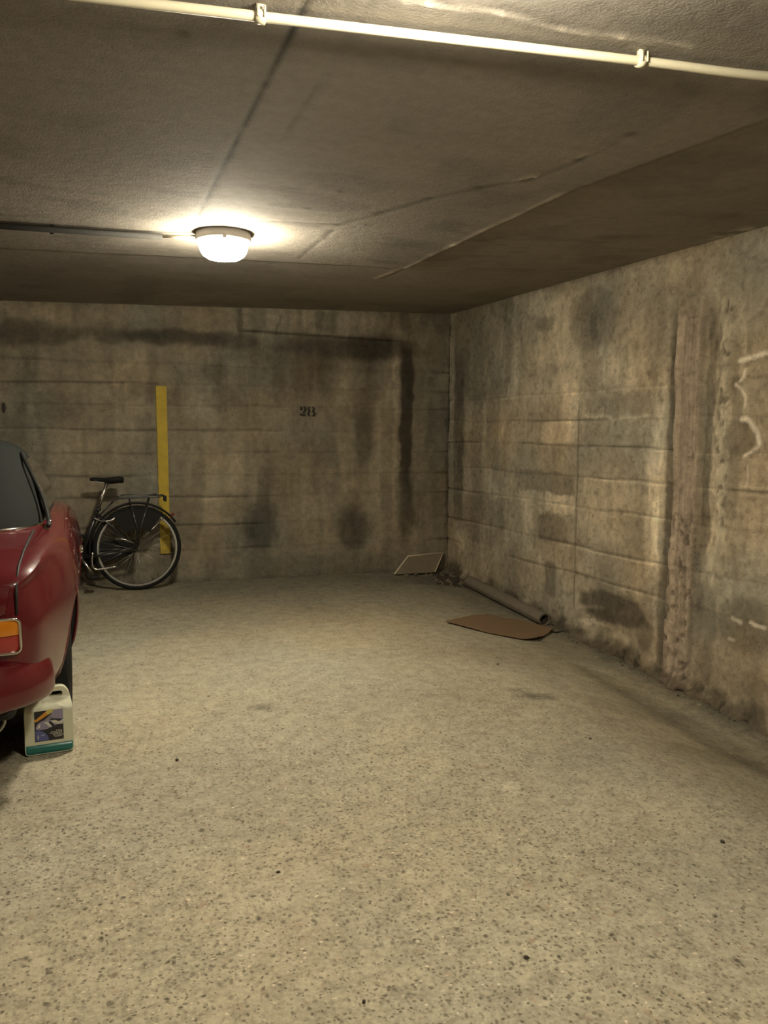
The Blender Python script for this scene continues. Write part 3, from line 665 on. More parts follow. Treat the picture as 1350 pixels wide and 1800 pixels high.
# ---------------------------------------------------------------- screenwash can
def build_can():
    cx, cy, rz = -.203, 3.690, .10
    e = empty('plastic_can', (cx, cy, 0), rz, label='white plastic can of teal liquid on the floor in front of the car wheel', cat='can')
    white = plain('translucent_white_plastic', (.62, .62, .47), .35, var=.03)
    t = NT('can_plastic'); white = t.m
    t.b.inputs['Base Color'].default_value = (.62, .62, .47, 1); t.b.inputs['Roughness'].default_value = .35
    t.b.inputs['Subsurface Weight'].default_value = .3; t.b.inputs['Subsurface Radius'].default_value = (.02, .02, .015)
    f = t.noise(t.n('ShaderNodeTexCoord').outputs['Object'], 12, 3); t.l(t.mix(f, (.60, .60, .44), (.68, .67, .52)), t.b.inputs['Base Color'])
    hw = .094
    outl = cr([(hw-.012, .004), (hw, .020), (hw, .10), (hw, .185), (hw-.002, .215), (hw-.010, .245), (hw-.026, .268), (hw-.045, .276), (.012, .274), (-.004, .266), (-.018, .245), (-.03, .236), (-.045, .236), (-.07, .232), (-.088, .212), (-hw, .18), (-hw, .10), (-hw, .020), (-hw+.012, .004)], 4)
    hole = cr([(.050, .256), (.058, .250), (.058, .240), (.048, .233), (.012, .233), (.004, .238), (.006, .250), (.016, .256)], 4, True)
    bm = bmesh.new()
    def loopv(pts, y): return [bm.verts.new((x, y, z)) for x, z in pts]
    ov = loopv(outl, 0); hv = loopv(hole, 0)
    es = [bm.edges.new((ov[i], ov[(i+1) % len(ov)])) for i in range(len(ov))] + [bm.edges.new((hv[i], hv[(i+1) % len(hv)])) for i in range(len(hv))]
    bmesh.ops.triangle_fill(bm, edges=es, use_beauty=True)
    fs = bm.faces[:]
    bmesh.ops.subdivide_edges(bm, edges=[q for q in bm.edges if len(q.link_faces) == 2], cuts=2)
    bmesh.ops.triangulate(bm, faces=bm.faces[:])
    r = bmesh.ops.extrude_face_region(bm, geom=bm.faces[:])
    top = [v for v in r['geom'] if isinstance(v, bmesh.types.BMVert)]; ts = set(top)
    for v in bm.verts:
        z = v.co.z; hd = .062 if z < .185 else .062-.040*float(ss(.185, .236, z))
        v.co.y = hd if v in ts else -hd
    o = obj('body', bm, white, e); bevel(o, .010, 4, 50); auto(o, 60)
    o.data.polygons.foreach_set('use_smooth', [True]*len(o.data.polygons))
    teal = plain('teal_liquid_behind_plastic', (.020, .145, .125), .3, var=.1)
    bm = bmesh.new()
    pr = [(hw+.0008, .062+.0008)]
    def rr(hx, hy, r_, z, n=6):
        o_ = []
        for sx_, sy_, a0 in ((1, 1, 0), (-1, 1, pi/2), (-1, -1, pi), (1, -1, 3*pi/2)):
            for i in range(n+1):
                a = a0+i/n*pi/2; o_.append(bm.verts.new((sx_*(hx-r_)+r_*math.cos(a), sy_*(hy-r_)+r_*math.sin(a), z)))
        return o_
    lv = [rr(hw-.010, .054, .012, .0008), rr(hw-.002, .0615, .012, .005), rr(hw+.0018, .0642, .011, .016), rr(hw+.0018, .0642, .011, .046)]
    for a_, b_ in zip(lv, lv[1:]):
        for k in range(len(a_)): bm.faces.new((a_[k], a_[(k+1) % len(a_)], b_[(k+1) % len(a_)], b_[k]))
    bm.faces.new(lv[0][::-1]); bm.faces.new(lv[-1])
    obj('liquid', bm, teal, e, label='teal liquid showing through the foot of the can')
    # cap
    bm = bmesh.new(); lathe(bm, [(.018, 0), (.022, .001), (.022, .020), (.019, .024), (.004, .025)], 28, Matrix.Translation((-.055, 0, .234))); obj('cap', bm, plain('can_cap_plastic', (.03, .05, .12), .4), e)
    # label
    mk = lambda n_, c: plain(n_, c, .45, var=.08)
    mats = [mk('label_black', (.016, .016, .020)), mk('label_lilac', (.27, .24, .34)), mk('label_orange', (.62, .27, .03)), mk('label_blue', (.10, .11, .28)), mk('label_white', (.55, .54, .47)), mk('label_yellow', (.60, .52, .12)), mk('label_grey', (.22, .20, .24))]
    bm = bmesh.new()
    y0 = -.0628
    def poly(pts, mi, lay):
        vs = [bm.verts.new((-.056+.112*(px), y0-.0003*lay, .060+.130*pz)) for px, pz in pts]; f = bm.faces.new(vs); f.material_index = mi
    poly([(0, 0), (1, 0), (1, 1), (0, 1)], 0, 0)
    poly([(.62, .72), (1, .66), (1, 1), (.55, 1)], 1, 1)
    poly([(.0, .66), (.08, .66), (.62, .93), (.68, 1.0), (.45, 1.0), (.05, .74), (0, .74)], 2, 2)
    poly([(.48, .86), (.62, .93), (.68, 1.02), (.48, 1.02), (.40, .95)], 5, 3)
    poly([(.30, .66), (.62, .90), (.60, .72)], 6, 2)
    poly(cr([(.04, .46), (.12, .60), (.30, .68), (.50, .70), (.72, .62), (.92, .60), (1.0, .62), (1.0, .50), (.86, .50), (.66, .48), (.46, .40), (.24, .38), (.08, .40)], 3, True), 1, 2)
    poly(cr([(.55, .62), (.70, .66), (.85, .60), (1.0, .66), (1.0, .54), (.80, .52)], 3, True), 4, 3)
    poly([(.30, .60), (.44, .64), (.56, .52), (.60, .44), (.50, .46), (.40, .56)], 4, 3)
    poly([(.08, .44), (.14, .56), (.22, .60), (.18, .46)], 4, 3)
    poly(cr([(.50, .60), (.56, .64), (.68, .50), (.60, .48)], 3, True), 0, 4)
    bc = [(.02, .02)]+[(.02+.46*math.cos(a), .02+.36*math.sin(a)) for a in np.linspace(0, pi/2, 12)]
    poly(bc, 3, 2)
    poly([(.10, .08), (.13, .08), (.13, .22), (.10, .20)], 4, 3); poly([(.22, .18), (.34, .20), (.34, .22), (.22, .20)], 4, 3)
    rn = random.Random(5)
    for row, (zz_, x0) in enumerate([(.30, .74), (.26, .56), (.22, .52), (.18, .62), (.14, .64), (.10, .68)]):
        x = x0
        while x < .93:
            w_ = rn.uniform(.025, .06); poly([(x, zz_), (x+w_, zz_), (x+w_, zz_+.022), (x, zz_+.022)], 4, 3); x += w_+.02
    o = obj('label', bm, mats, e, smooth=False, label='dark printed label with an orange flash and a blue corner')
build_can()

# ---------------------------------------------------------------- bicycle (drawn along +x, turned to face left; origin under the rear hub)
def build_bicycle():
    X0, Y0 = .335, 6.925
    z0 = zf(X0, Y0)+.004
    e = empty('bicycle', (X0, Y0, z0), pi, label='black city bicycle with rear rack leaning parked at the back wall beside the car', cat='bicycle')
    blk = plain('black_gloss_frame', (.014, .014, .015), .3, coat=.4)
    rub_ = plain('tyre_rubber', (.010, .010, .009), .9, spec=.2, bump=.0006)
    alu = plain('polished_aluminium', (.62, .60, .55), .28, metal=1, var=.05)
    rimm = plain('rim_aluminium', (.42, .41, .38), .42, metal=.85, var=.05)
    blkp = plain('black_plastic', (.010, .010, .010), .6, spec=.25)
    red = plain('red_reflector', (.10, .006, .005), .3, coat=.6)
    WR = .345
    def wheel(name, fx, rear):
        w_ = empty(name); w_.parent = e; w_.location = (fx, 0, WR)
        c = lambda r, a, y=0: (r*math.cos(a), y, r*math.sin(a))
        bm = bmesh.new(); tube(bm, [c(WR-.019, 2*pi*i/72) for i in range(72)], .019, 12, closed=True); obj('tyre', bm, rub_, w_)
        bm = bmesh.new(); tube(bm, [c(.311, 2*pi*i/72) for i in range(72)], 1, closed=True, upv=(0, 1, 0), prof=[(-.013, -.013), (.013, -.013), (.016, 0), (.013, .013), (-.013, .013), (-.016, 0)]); o = obj('rim', bm, rimm, w_); auto(o, 30)
        bm = bmesh.new(); Rx = Matrix.Rotation(pi/2, 4, 'X')
        lathe(bm, [(.006, -.065), (.010, -.060), (.012, -.034), (.030 if rear else .024, -.033), (.030 if rear else .024, -.029), (.016, -.026), (.016, .026), (.024, .029), (.024, .033), (.012, .034), (.010, .060), (.006, .065)], 20, Rx); obj('hub', bm, alu, w_)
        bm = bmesh.new()
        for k in range(32):
            a = 2*pi*k/32; sd = .03 if k % 2 else -.03; da = .75*(1 if (k//2) % 2 else -1)
            tube(bm, [c(.022, a+da, sd), c(.302, a, 0)], .0012, 5)
        obj('spokes', bm, rimm, w_)
        bm = bmesh.new(); tube(bm, [c(.303, 4.3, .0), c(.27, 4.3, .0)], .0035, 6); obj('valve', bm, blkp, w_)
        return w_
    wheel('rear_wheel', 0, True); wheel('front_wheel', 1.09, False)
    BB = (.43, 0, .29); ST = (.297, 0, .665); HT = (.90, 0, .80); HB = (.925, 0, .62)
    bm = bmesh.new()
    tube(bm, [BB, ST], .018, 14); tube(bm, [(.43, 0, .30), (.62, 0, .40), (.80, 0, .56), (.92, 0, .66)], .022, 14)
    tube(bm, [(.375, 0, .44), (.60, 0, .52), (.905, 0, .76)], .014, 12); tube(bm, [HB, HT, (.89, 0, .84)], .021, 14)
    for s in (-1, 1):
        tube(bm, [(.43, .025*s, .29), (.30, .055*s, .30), (0, .062*s, WR)], [.012, .011, .009], 10)
        tube(bm, [(.305, .018*s, .63), (.25, .05*s, .58), (0, .062*s, WR)], [.009, .009, .008], 10)
    tube(bm, [(.43, -.036, .29), (.43, .036, .29)], .022, 14)
    tube(bm, [(.292, 0, .655), (.296, 0, .675)], .022, 14)
    obj('frame', bm, blk, e)
    bm = bmesh.new(); f1 = cr([(.915, 0, .64), (.925, 0, .62), (.96, 0, .50), (1.02, 0, .40), (1.09, 0, WR)], 4)
    for s in (-1, 1): tube(bm, [(x, (.0 if i < 3 else .052)*s, z) for i, (x, y, z) in enumerate(f1)], .011, 10)
    obj('fork', bm, blk, e)
    bm = bmesh.new(); tube(bm, [ST, (.222, 0, .875)], .0140, 14); box(bm, (.222, 0, .880), (.045, .04, .022), Matrix.Rotation(.1, 3, 'Y')); obj('seatpost', bm, alu, e, label='bare polished seatpost')
    # saddle
    bm = bmesh.new(); st_ = [(.09, .045, .905), (.12, .078, .912), (.16, .084, .908), (.21, .062, .900), (.26, .030, .900), (.32, .019, .906), (.355, .014, .902)]
    prof = [(math.cos(a), math.sin(a)) for a in np.linspace(0, 2*pi, 16, endpoint=False)]
    rings = []
    for x, hw, z in st_: rings.append([bm.verts.new((x, hw*px, z+(.016*pz if pz > 0 else .040*pz*(.35 if x > .24 else 1)))) for px, pz in prof])
    for A_, B_ in zip(rings, rings[1:]):
        for k in range(16): bm.faces.new((A_[k], A_[(k+1) % 16], B_[(k+1) % 16], B_[k]))
    bm.faces.new(rings[0]); bm.faces.new(rings[-1][::-1])
    sd = obj('saddle', bm, blkp, e); subsurf(sd, 1)
    bm = bmesh.new()
    for s in (-1, 1): tube(bm, cr([(.13, .03*s, .895), (.17, .022*s, .882), (.26, .018*s, .880), (.32, .010*s, .893)], 4), .0035, 8)
    obj('saddle_rail', bm, alu, sd)
    # handlebar
    bm = bmesh.new(); tube(bm, [(.89, 0, .84), (.878, 0, .91), (.90, 0, .925)], .013, 12)
    for s in (-1, 1): tube(bm, cr([(.90, 0, .925), (.905, .06*s, .930), (.93, .14*s, .935), (.92, .235*s, .925)], 5), .011, 10)
    hb = obj('handlebar', bm, alu, e)
    for s in (-1, 1):
        bm = bmesh.new(); tube(bm, [(.928, .15*s, .934), (.919, .245*s, .924)], .016, 12); obj('grip', bm, blkp, hb)
    # mudguards
    def guard(fx, a0, a1, nm):
        bm = bmesh.new(); pts = [(fx+.362*math.cos(a), 0, WR+.362*math.sin(a)) for a in np.linspace(a0, a1, 36)]
        tube(bm, pts, 1, upv=(0, 1, 0), prof=[(.010, -.028), (.004, -.029), (-.004, -.018), (-.007, 0), (-.004, .018), (.004, .029), (.010, .028), (-.001, .016), (-.004, 0), (-.001, -.016)]); o = obj(nm, bm, blkp, e); auto(o, 50); return o
    g = guard(0, -.25, 2.55, 'mudguard'); guard(1.09, .5, 3.6, 'mudguard')
    bm = bmesh.new()
    for s in (-1, 1): tube(bm, [(.03, .058*s, WR+.02), (-.235, .034*s, WR+.265)], .0028, 8)
    obj('mudguard_stay', bm, alu, e)
    # rear rack
    bm = bmesh.new()
    for s in (-1, 1):
        tube(bm, cr([(.19, .045*s, .715), (.15, .052*s, .748), (.05, .055*s, .752), (-.18, .055*s, .765), (-.215, .04*s, .766)], 4), .0055, 8)
        tube(bm, [(-.10, .056*s, .758), (-.02, .066*s, .50), (0, .066*s, WR+.02)], .005, 8); tube(bm, [(.06, .056*s, .752), (.0, .066*s, .50), (0, .066*s, WR+.02)], .005, 8)
        tube(bm, [(.19, .045*s, .715), (.30, .018*s, .60)], .004, 8)
    for x in (.14, .06, -.02, -.10, -.18): tube(bm, [(x, -.055, .752), (x, .055, .752)], .004, 8)
    rk = obj('rear_rack', bm, blk, e)
    bm = bmesh.new()
    for s in (-1, 1): tube(bm, cr([(-.16, .025*s, .775), (-.05, .028*s, .785), (.10, .028*s, .778), (.16, .02*s, .765)], 4), .0045, 8)
    tube(bm, [(.10, -.03, .779), (.10, .03, .779)], .0045, 8); obj('spring_clamp', bm, blk, rk)
    bm = bmesh.new(); box(bm, (-.222, 0, .742), (.022, .09, .045)); o = obj('rear_light', bm, [blkp], rk, smooth=False); bevel(o, .006, 3)
    bm = bmesh.new(); box(bm, (-.276, 0, .604), (.022, .05, .042), Matrix.Rotation(-.75, 3, 'Y')); o = obj('reflector', bm, red, g, smooth=False, label='small red reflector at the end of the mudguard'); bevel(o, .004, 2)
    # coat guard over the upper rear wheel
    bm = bmesh.new()
    for s in (-1, 1):
        aa = np.linspace(.95, 2.2, 14); f_ = [bm.verts.new((.325*math.cos(a), .047*s, WR+.325*math.sin(a))) for a in aa] + [bm.verts.new((.16*math.cos(a), .05*s, WR+.16*math.sin(a))) for a in aa[::-1]]
        b_ = [bm.verts.new(v.co+V(0, .002*s, 0)) for v in f_]
        bm.faces.new(f_); bm.faces.new(b_[::-1])
        for i in range(len(f_)): bm.faces.new((f_[i], b_[i], b_[(i+1) % len(f_)], f_[(i+1) % len(f_)]))
    obj('coat_guard', bm, plain('smoked_coat_guard', (.008, .008, .008), .7, spec=.2), e, smooth=False)
    # chain case, cranks, pedals
    bm = bmesh.new()
    cs = [(.43+.105*math.cos(a), .29+.105*math.sin(a)) for a in np.linspace(-pi/2-.1, pi/2+.1, 14)] + [(.05+.062*math.cos(a), WR+.062*math.sin(a)) for a in np.linspace(pi/2, 3*pi/2, 10)]
    for y in (.058, .078): pass
    A_ = [bm.verts.new((x, -.092, z)) for x, z in cs]; B_ = [bm.verts.new((x, -.075, z)) for x, z in cs]
    bm.faces.new(A_); bm.faces.new(B_[::-1])
    for i in range(len(A_)): bm.faces.new((A_[i], B_[i], B_[(i+1) % len(A_)], A_[(i+1) % len(A_)]))
    o = obj('chain_case', bm, blkp, e, smooth=False); bevel(o, .005, 3)
    for s in (-1, 1):
        bm = bmesh.new(); q = .98+ (pi if s > 0 else 0); L3 = .17; tip = (.43+L3*math.cos(q), (.105)*s, .29+L3*math.sin(q))
        tube(bm, [(.43, .05*s, .29), (.43, .095*s, .29)], .012, 10); tube(bm, [(.43, .095*s, .29), tip], [.012, .009], 8); c_ = obj('crank', bm, alu, e)
        bm = bmesh.new(); box(bm, (tip[0], tip[1]+.05*s, tip[2]), (.07, .085, .024)); o = obj('pedal', bm, blkp, c_, smooth=False); bevel(o, .006, 2)
    # folded kickstand on the near side (local +y is towards the camera)
    bm = bmesh.new(); tube(bm, cr([(.345, .075, .335), (.352, .085, .25), (.335, .09, .205), (.29, .092, .198), (.165, .095, .215)], 5), [.008]*21, 10); obj('kickstand', bm, alu, e, label='silver kickstand folded back')
    bm = bmesh.new(); tube(bm, [(.20, .073, .445), (.10, .075, .425), (.03, .075, .395)], .007, 8); obj('brake_arm', bm, alu, e)
    bm = bmesh.new(); tube(bm, cr([(.33, .02, .60), (.27, .045, .575), (.20, .05, .58), (.17, .045, .60)], 5), .009, 8); obj('wheel_lock', bm, alu, e)
    return e
build_bicycle()

# ---------------------------------------------------------------- car (world metres relative to its Empty at the tail centre)
def build_car():
    CXc, CY = -.862, 3.20
    e = empty('car', (CXc, CY, 0), label='small burgundy soft-top car parked nose to the back wall at the left edge', cat='car')
    paint = plain('burgundy_car_paint', (.100, .003, .007), .4, coat=.8, var=.04, scale=4, spec=.3)
    trim = plain('black_rubber_trim', (.012, .012, .012), .6)
    chrome = plain('chrome', (.75, .74, .70), .12, metal=1, var=.03)
    fabric = plain('dark_grey_canvas', (.017, .019, .018), .9, var=.12, scale=60, bump=.0006, spec=.12)
    glass = plain('dark_window_glass', (.02, .023, .022), .08, coat=.5)
    tyre = plain('car_tyre_rubber', (.010, .010, .009), .9, spec=.2, bump=.001)
    steel = plain('wheel_alloy', (.40, .39, .36), .35, metal=.9)
    dark = plain('underbody_black', (.012, .012, .011), .85)
    amber = plain('amber_lens', (.60, .20, .012), .15, coat=1, emit=(1, .4, .03), st=0)
    redl = plain('red_lens', (.30, .012, .010), .15, coat=1)
    # stations: y, half width, bottom z, top z, shoulder half width fraction
    ST = [(0.030, .48, .50, .700, .90), (0.036, .580, .44, .775, .93), (0.060, .632, .40, .815, .945), (0.13, .675, .345, .850, .94), (0.28, .715, .30, .880, .92), (0.50, .755, .27, .900, .895), (0.80, .785, .25, .915, .86),
          (1.10, .790, .22, .925, .865), (1.5, .785, .20, .930, .875), (2.0, .780, .20, .925, .88), (2.5, .782, .20, .900, .87), (2.8, .782, .22, .870, .85), (3.05, .765, .26, .820, .82), (3.22, .73, .30, .76, .80), (3.32, .66, .36, .70, .80), (3.36, .50, .44, .62, .8)]
    ys = [s_[0] for s_ in ST]
    sp_ = cr(ST, 5)
    def outline(s_):
        y, W, zb, zt, sf = s_
        h = zt-zb; zs = zb+.52*h
        pts = [(0, zb), (W*.55, zb), (W*.88, zb+.03*h), (W*.965, zb+.16*h), (W, zs), (W*.992, zb+.70*h), (W*.955, zb+.88*h), (W*sf, zb+.985*h), (W*sf*.75, zt-.004), (W*.35, zt+.006), (0, zt+.010)]
        return cr(pts, 4)
    bm = bmesh.new(); rings = []
    for s_ in sp_:
        o_ = outline(s_); full = o_+[(-x, z) for x, z in o_[-2:0:-1]]
        rings.append([bm.verts.new((x, s_[0], z)) for x, z in full])
    m = len(rings[0])
    for A_, B_ in zip(rings, rings[1:]):
        for k in range(m): bm.faces.new((A_[k], A_[(k+1) % m], B_[(k+1) % m], B_[k]))
    bm.faces.new(rings[0]); bm.faces.new(rings[-1][::-1])
    bmesh.ops.recalc_face_normals(bm, faces=bm.faces[:])
    body = obj('body', bm, [paint, dark], e)
    # wheel arches cut out of the shell
    WZ, WRAD, YR, YF = .29, .29, .80, 2.72
    cut = bmesh.new()
    for yy in (YR, YF):
        for s in (-1, 1):
            lathe(cut, [(.335, -.16), (.335, .16)], 48, Matrix.Translation((.80*s, yy, .29)) @ Matrix.Rotation(pi/2, 4, 'Y'))
    co_ = obj('cutter', cut, dark, None); co_.location = e.location
    bo = body.modifiers.new('cut', 'BOOLEAN'); bo.object = co_; bo.operation = 'DIFFERENCE'; bo.solver = 'EXACT'
    bpy.context.view_layer.update()
    dg = bpy.context.evaluated_depsgraph_get(); me = bpy.data.meshes.new_from_object(body.evaluated_get(dg))
    body.modifiers.clear(); body.data = me; bpy.data.objects.remove(co_)
    for p in me.polygons: p.use_smooth = True
    auto(body, 40)
    # flared lip round each arch
    def side_x(y, z):
        s_ = [float(np.interp(y, ys, [q[i] for q in ST])) for i in range(5)]; o_ = outline(s_)[8:26]
        o_ = sorted([(zz, xx) for xx, zz in o_]); return float(np.interp(z, [q[0] for q in o_], [q[1] for q in o_]))
    for yy in (YR, YF):
        for s in (-1, 1):
            pts = [((side_x(yy+.335*math.cos(a), .29+.335*math.sin(a))-.004)*s, yy+.335*math.cos(a), .29+.335*math.sin(a)) for a in np.linspace(.03, pi-.03, 30)]
            bm = bmesh.new(); tube(bm, pts, .008, 8); obj('arch_lip', bm, paint, e)
    # boot lid: a panel standing 5 mm proud with rolled edge
    def top_z(x, y):
        s_ = [float(np.interp(y, ys, [q[i] for q in ST])) for i in range(5)]; o_ = outline(s_)
        best = [z for (xx, z) in o_[20:]]; bx = [xx for (xx, z) in o_[20:]]
        return float(np.interp(abs(x), bx[::-1], best[::-1]))
    bm = bmesh.new(); gx = np.linspace(-1, 1, 31); rows = []
    path = [(.70, 0), (.50, 0), (.32, 0), (.20, 0), (.12, 0), (.075, 0), (.045, .01)]
    for i, yv in enumerate([.74, .66, .55, .42, .30, .20, .13, .085, .055]):
        hw_ = [.612, .612, .610, .608, .605, .602, .598, .592, .575][i]
        rows.append([bm.verts.new((g_*hw_, yv, top_z(g_*hw_, yv)+.006*(1-abs(g_)**12)+.003)) for g_ in gx])
    # down the tail panel
    for zz_ in (.76, .70, .62):
        rows.append([bm.verts.new((g_*{.76: .565, .70: .555, .62: .385}[zz_], .020, zz_)) for g_ in gx])
    for A_, B_ in zip(rows, rows[1:]):
        for k in range(30): bm.faces.new((A_[k], A_[k+1], B_[k+1], B_[k]))
    r = bmesh.ops.extrude_face_region(bm, geom=bm.faces[:])
    for v in r['geom']:
        if isinstance(v, bmesh.types.BMVert): v.co += V(0, .012, -.012)
    o = obj('boot_lid', bm, paint, e); auto(o, 50)
    for s in (-1, 1):
        bm = bmesh.new()
        pts = [([.612, .612, .610, .606, .602, .599, .596, .594, .591][i]*s, yv, 0) for i, yv in enumerate([.74, .66, .55, .42, .30, .20, .13, .085, .055])]
        tube(bm, [(x, y, top_z(x, y)+.004) for x, y, z in pts[:8]]+[(.592*s, .050, .790), (.592*s, .034, .762), (.592*s, .035, .72), (.590*s, .038, .685)], .005, 6)
        obj('boot_seam', bm, trim, e)
    # painted bumper, a rounded blade that wraps the corner
    bm = bmesh.new()
    half = [(0, -.060, .425), (.25, -.058, .425), (.40, -.045, .425), (.50, -.015, .424), (.575, .045, .422), (.622, .12, .416), (.652, .20, .410), (.672, .28, .405)]
    path = cr([(-x, y, z) for x, y, z in half[::-1]]+half[1:], 4)
    L = len(path); prof = [(math.copysign(abs(math.cos(a))**.55, math.cos(a)), math.copysign(abs(math.sin(a))**.55, math.sin(a))) for a in np.linspace(0, 2*pi, 24, endpoint=False)]
    rings = []
    for i, p in enumerate(path):
        a_ = path[max(0, i-1)]; b_ = path[min(L-1, i+1)]; t_ = (V(*b_)-V(*a_)); t_.z = 0; t_.normalize(); nrm = V(t_.y, -t_.x, 0)
        en = min(i, L-1-i)/(L/2); k = float(ss(0, .16, en)); hz = .045+.040*k; hn = .028+.030*k
        rings.append([bm.verts.new(V(*p)+nrm*q[0]*hn*(1-.45*max(0, q[1]))+V(0, 0, q[1]*hz)+V(0, 0, .028*(1-k))) for q in prof])
    for A_, B_ in zip(rings, rings[1:]):
        for k in range(24): bm.faces.new((A_[k], A_[(k+1) % 24], B_[(k+1) % 24], B_[k]))
    bm.faces.new(rings[0][::-1]); bm.faces.new(rings[-1])
    o = obj('bumper', bm, paint, e); auto(o, 60)
    bm = bmesh.new(); box(bm, (0, .03, .36), (1.16, .10, .11)); o = obj('valance', bm, dark, e, smooth=False); bevel(o, .03, 4)
    # tail lights
    for s in (-1, 1):
        x0, x1, z0_, z1 = .40, .600, .545, .672
        def rrect(x0, x1, z0_, z1, r_, y, f_=lambda x: 0):
            o_ = []
            for cx_, cz_, a0 in ((x1-r_, z1-r_, 0), (x0+r_, z1-r_, pi/2), (x0+r_, z0_+r_, pi), (x1-r_, z0_+r_, 3*pi/2)):
                for i in range(6):
                    a = a0+i/5*pi/2; x = cx_+r_*math.cos(a); o_.append((x*s, y+f_(x), cz_+r_*math.sin(a)))
            return o_
        cv = lambda x: .10*max(0, x-.50)**1.0 + 1.6*max(0, x-.52)**2
        bm = bmesh.new(); tube(bm, [V(*p) for p in rrect(x0, x1, z0_, z1, .022, .010, cv)], .006, 8, closed=True); fr2 = obj('tail_light', bm, chrome, e, label='tail light in a chrome frame, amber above red')
        def lens(za, zb_, mat, nm):
            bm = bmesh.new(); nx_, nz = 14, 6; rows = []
            for j in range(nz+1):
                zz_ = za+(zb_-za)*j/nz; rr_ = []
                for i in range(nx_+1):
                    u = i/nx_; x = x0+.004+(x1-x0-.008)*u
                    dz = min(zz_-z0_, z1-zz_); cut_ = 0 if dz > .02 else .02-math.sqrt(max(0, .02**2-(.02-dz)**2)); x = min(max(x, x0+.004+cut_), x1-.004-cut_)
                    bul = .010*(1-(2*u-1)**4)*(1-(2*(zz_-z0_)/(z1-z0_)-1)**4)
                    rr_.append(bm.verts.new((x*s, .014+cv(x)-bul, zz_)))
                rows.append(rr_)
            for A_, B_ in zip(rows, rows[1:]):
                for k in range(nx_): bm.faces.new((A_[k], A_[k+1], B_[k+1], B_[k]))
            r = bmesh.ops.extrude_face_region(bm, geom=bm.faces[:])
            for v in r['geom']:
                if isinstance(v, bmesh.types.BMVert): v.co.y += .03
            o = obj(nm, bm, mat, fr2); auto(o, 50)
        lens(.612, z1-.004, amber, 'amber_lens'); lens(z0_+.004, .6095, redl, 'red_lens')
    # soft top
    lev = [(.655, .66, 2.52, .905), (.640, .70, 2.46, .96), (.600, .84, 2.30, 1.07), (.560, .97, 2.14, 1.16), (.525, 1.08, 2.02, 1.23), (.475, 1.20, 1.92, 1.275), (.39, 1.33, 1.82, 1.302), (.22, 1.48, 1.72, 1.316), (.05, 1.58, 1.64, 1.318)]
    lev = cr(lev, 3)
    def plan(l, n=64):
        hx, a_, b_, z = l; cy_ = (a_+b_)/2; hy = (b_-a_)/2; o_ = []
        for i in range(n):
            t = 2*pi*i/n; c_, s_ = math.cos(t), math.sin(t); ex = .42
            o_.append((hx*math.copysign(abs(c_)**ex, c_), cy_+hy*math.copysign(abs(s_)**ex, s_), z))
        return o_
    bm = bmesh.new(); rings = [[bm.verts.new(p) for p in plan(l)] for l in lev]
    for A_, B_ in zip(rings, rings[1:]):
        for k in range(64): bm.faces.new((A_[k], A_[(k+1) % 64], B_[(k+1) % 64], B_[k]))
    bm.faces.new(rings[-1]); bm.faces.new(rings[0][::-1])
    top = obj('soft_top', bm, fabric, e)
    def lv(z): return [float(np.interp(z, [l[3] for l in lev], [l[i] for l in lev])) for i in range(3)]
    # rear window and side windows set just proud of the canvas
    bm = bmesh.new(); rows = []
    for z in np.linspace(.985, 1.20, 9):
        hx, a_, b_ = lv(z); rows.append([bm.verts.new((u*.475*(1-.3*(z-.985)), a_-.004+ .02*abs(u)**3*0, z)) for u in np.linspace(-1, 1, 17)])
    for A_, B_ in zip(rows, rows[1:]):
        for k in range(16): bm.faces.new((A_[k], A_[k+1], B_[k+1], B_[k]))
    rw_ = obj('rear_window', bm, plain('clouded_window_vinyl', (.10, .105, .10), .25, coat=.3), e)
    bm = bmesh.new()
    hx0 = [(u, z) for u, z in [(-1, .985), (1, .985), (1, 1.20), (-1, 1.20)]]
    tube(bm, [(u*.475*(1-.3*(z-.985)), lv(z)[1]-.005, z) for u, z in hx0], .006, 8, closed=True); obj('window_seam', bm, trim, rw_)
    for s in (-1, 1):
        bm = bmesh.new(); rows = []
        for z in np.linspace(.945, 1.205, 9):
            hx, a_, b_ = lv(z); k0 = (z-.945)/.26; ya = a_+.34+.02*k0; yb = b_-.14
            rows.append([bm.verts.new(((hx+.006)*s, ya+(yb-ya)*u, z)) for u in np.linspace(0, 1, 13)])
        for A_, B_ in zip(rows, rows[1:]):
            for k in range(12): bm.faces.new((A_[k], A_[k+1], B_[k+1], B_[k]))
        obj('side_window', bm, glass, e)
        # drip rail running up from the fender over the door
        pts = cr([(.672*s, .80, .925), (.668*s, .92, .945), (.640*s, 1.05, 1.03), (.598*s, 1.14, 1.12), (.556*s, 1.24, 1.20), (.53*s, 1.38, 1.235)], 5)
        bm = bmesh.new(); tube(bm, pts, .011, 8); dr_ = obj('drip_rail', bm, trim, e)
        bm = bmesh.new(); tube(bm, [(x+.006*s, y-.008, z+.004) for x, y, z in pts[3:]], .0035, 6); obj('rail_trim', bm, chrome, dr_)
        bm = bmesh.new(); tube(bm, [((side_x(1.18, z_)-.001)*s, 1.18, z_) for z_ in np.linspace(.84, .30, 10)], .003, 6); obj('door_seam', bm, trim, e); bm = bmesh.new(); tube(bm, [((side_x(2.2, z_)-.001)*s, 2.2, z_) for z_ in np.linspace(.84, .30, 10)], .003, 6); obj('door_seam', bm, trim, e)
        bm = bmesh.new(); box(bm, (.80*s, 1.34, .74), (.02, .13, .022)); o = obj('door_handle', bm, chrome, e, smooth=False); bevel(o, .006, 3)
    # chrome beading at the foot of the soft top
    bm = bmesh.new(); pts = [(p[0]*1.004, p[1]*1.0-.004, .918) for p in plan(lev[0])][30:66]
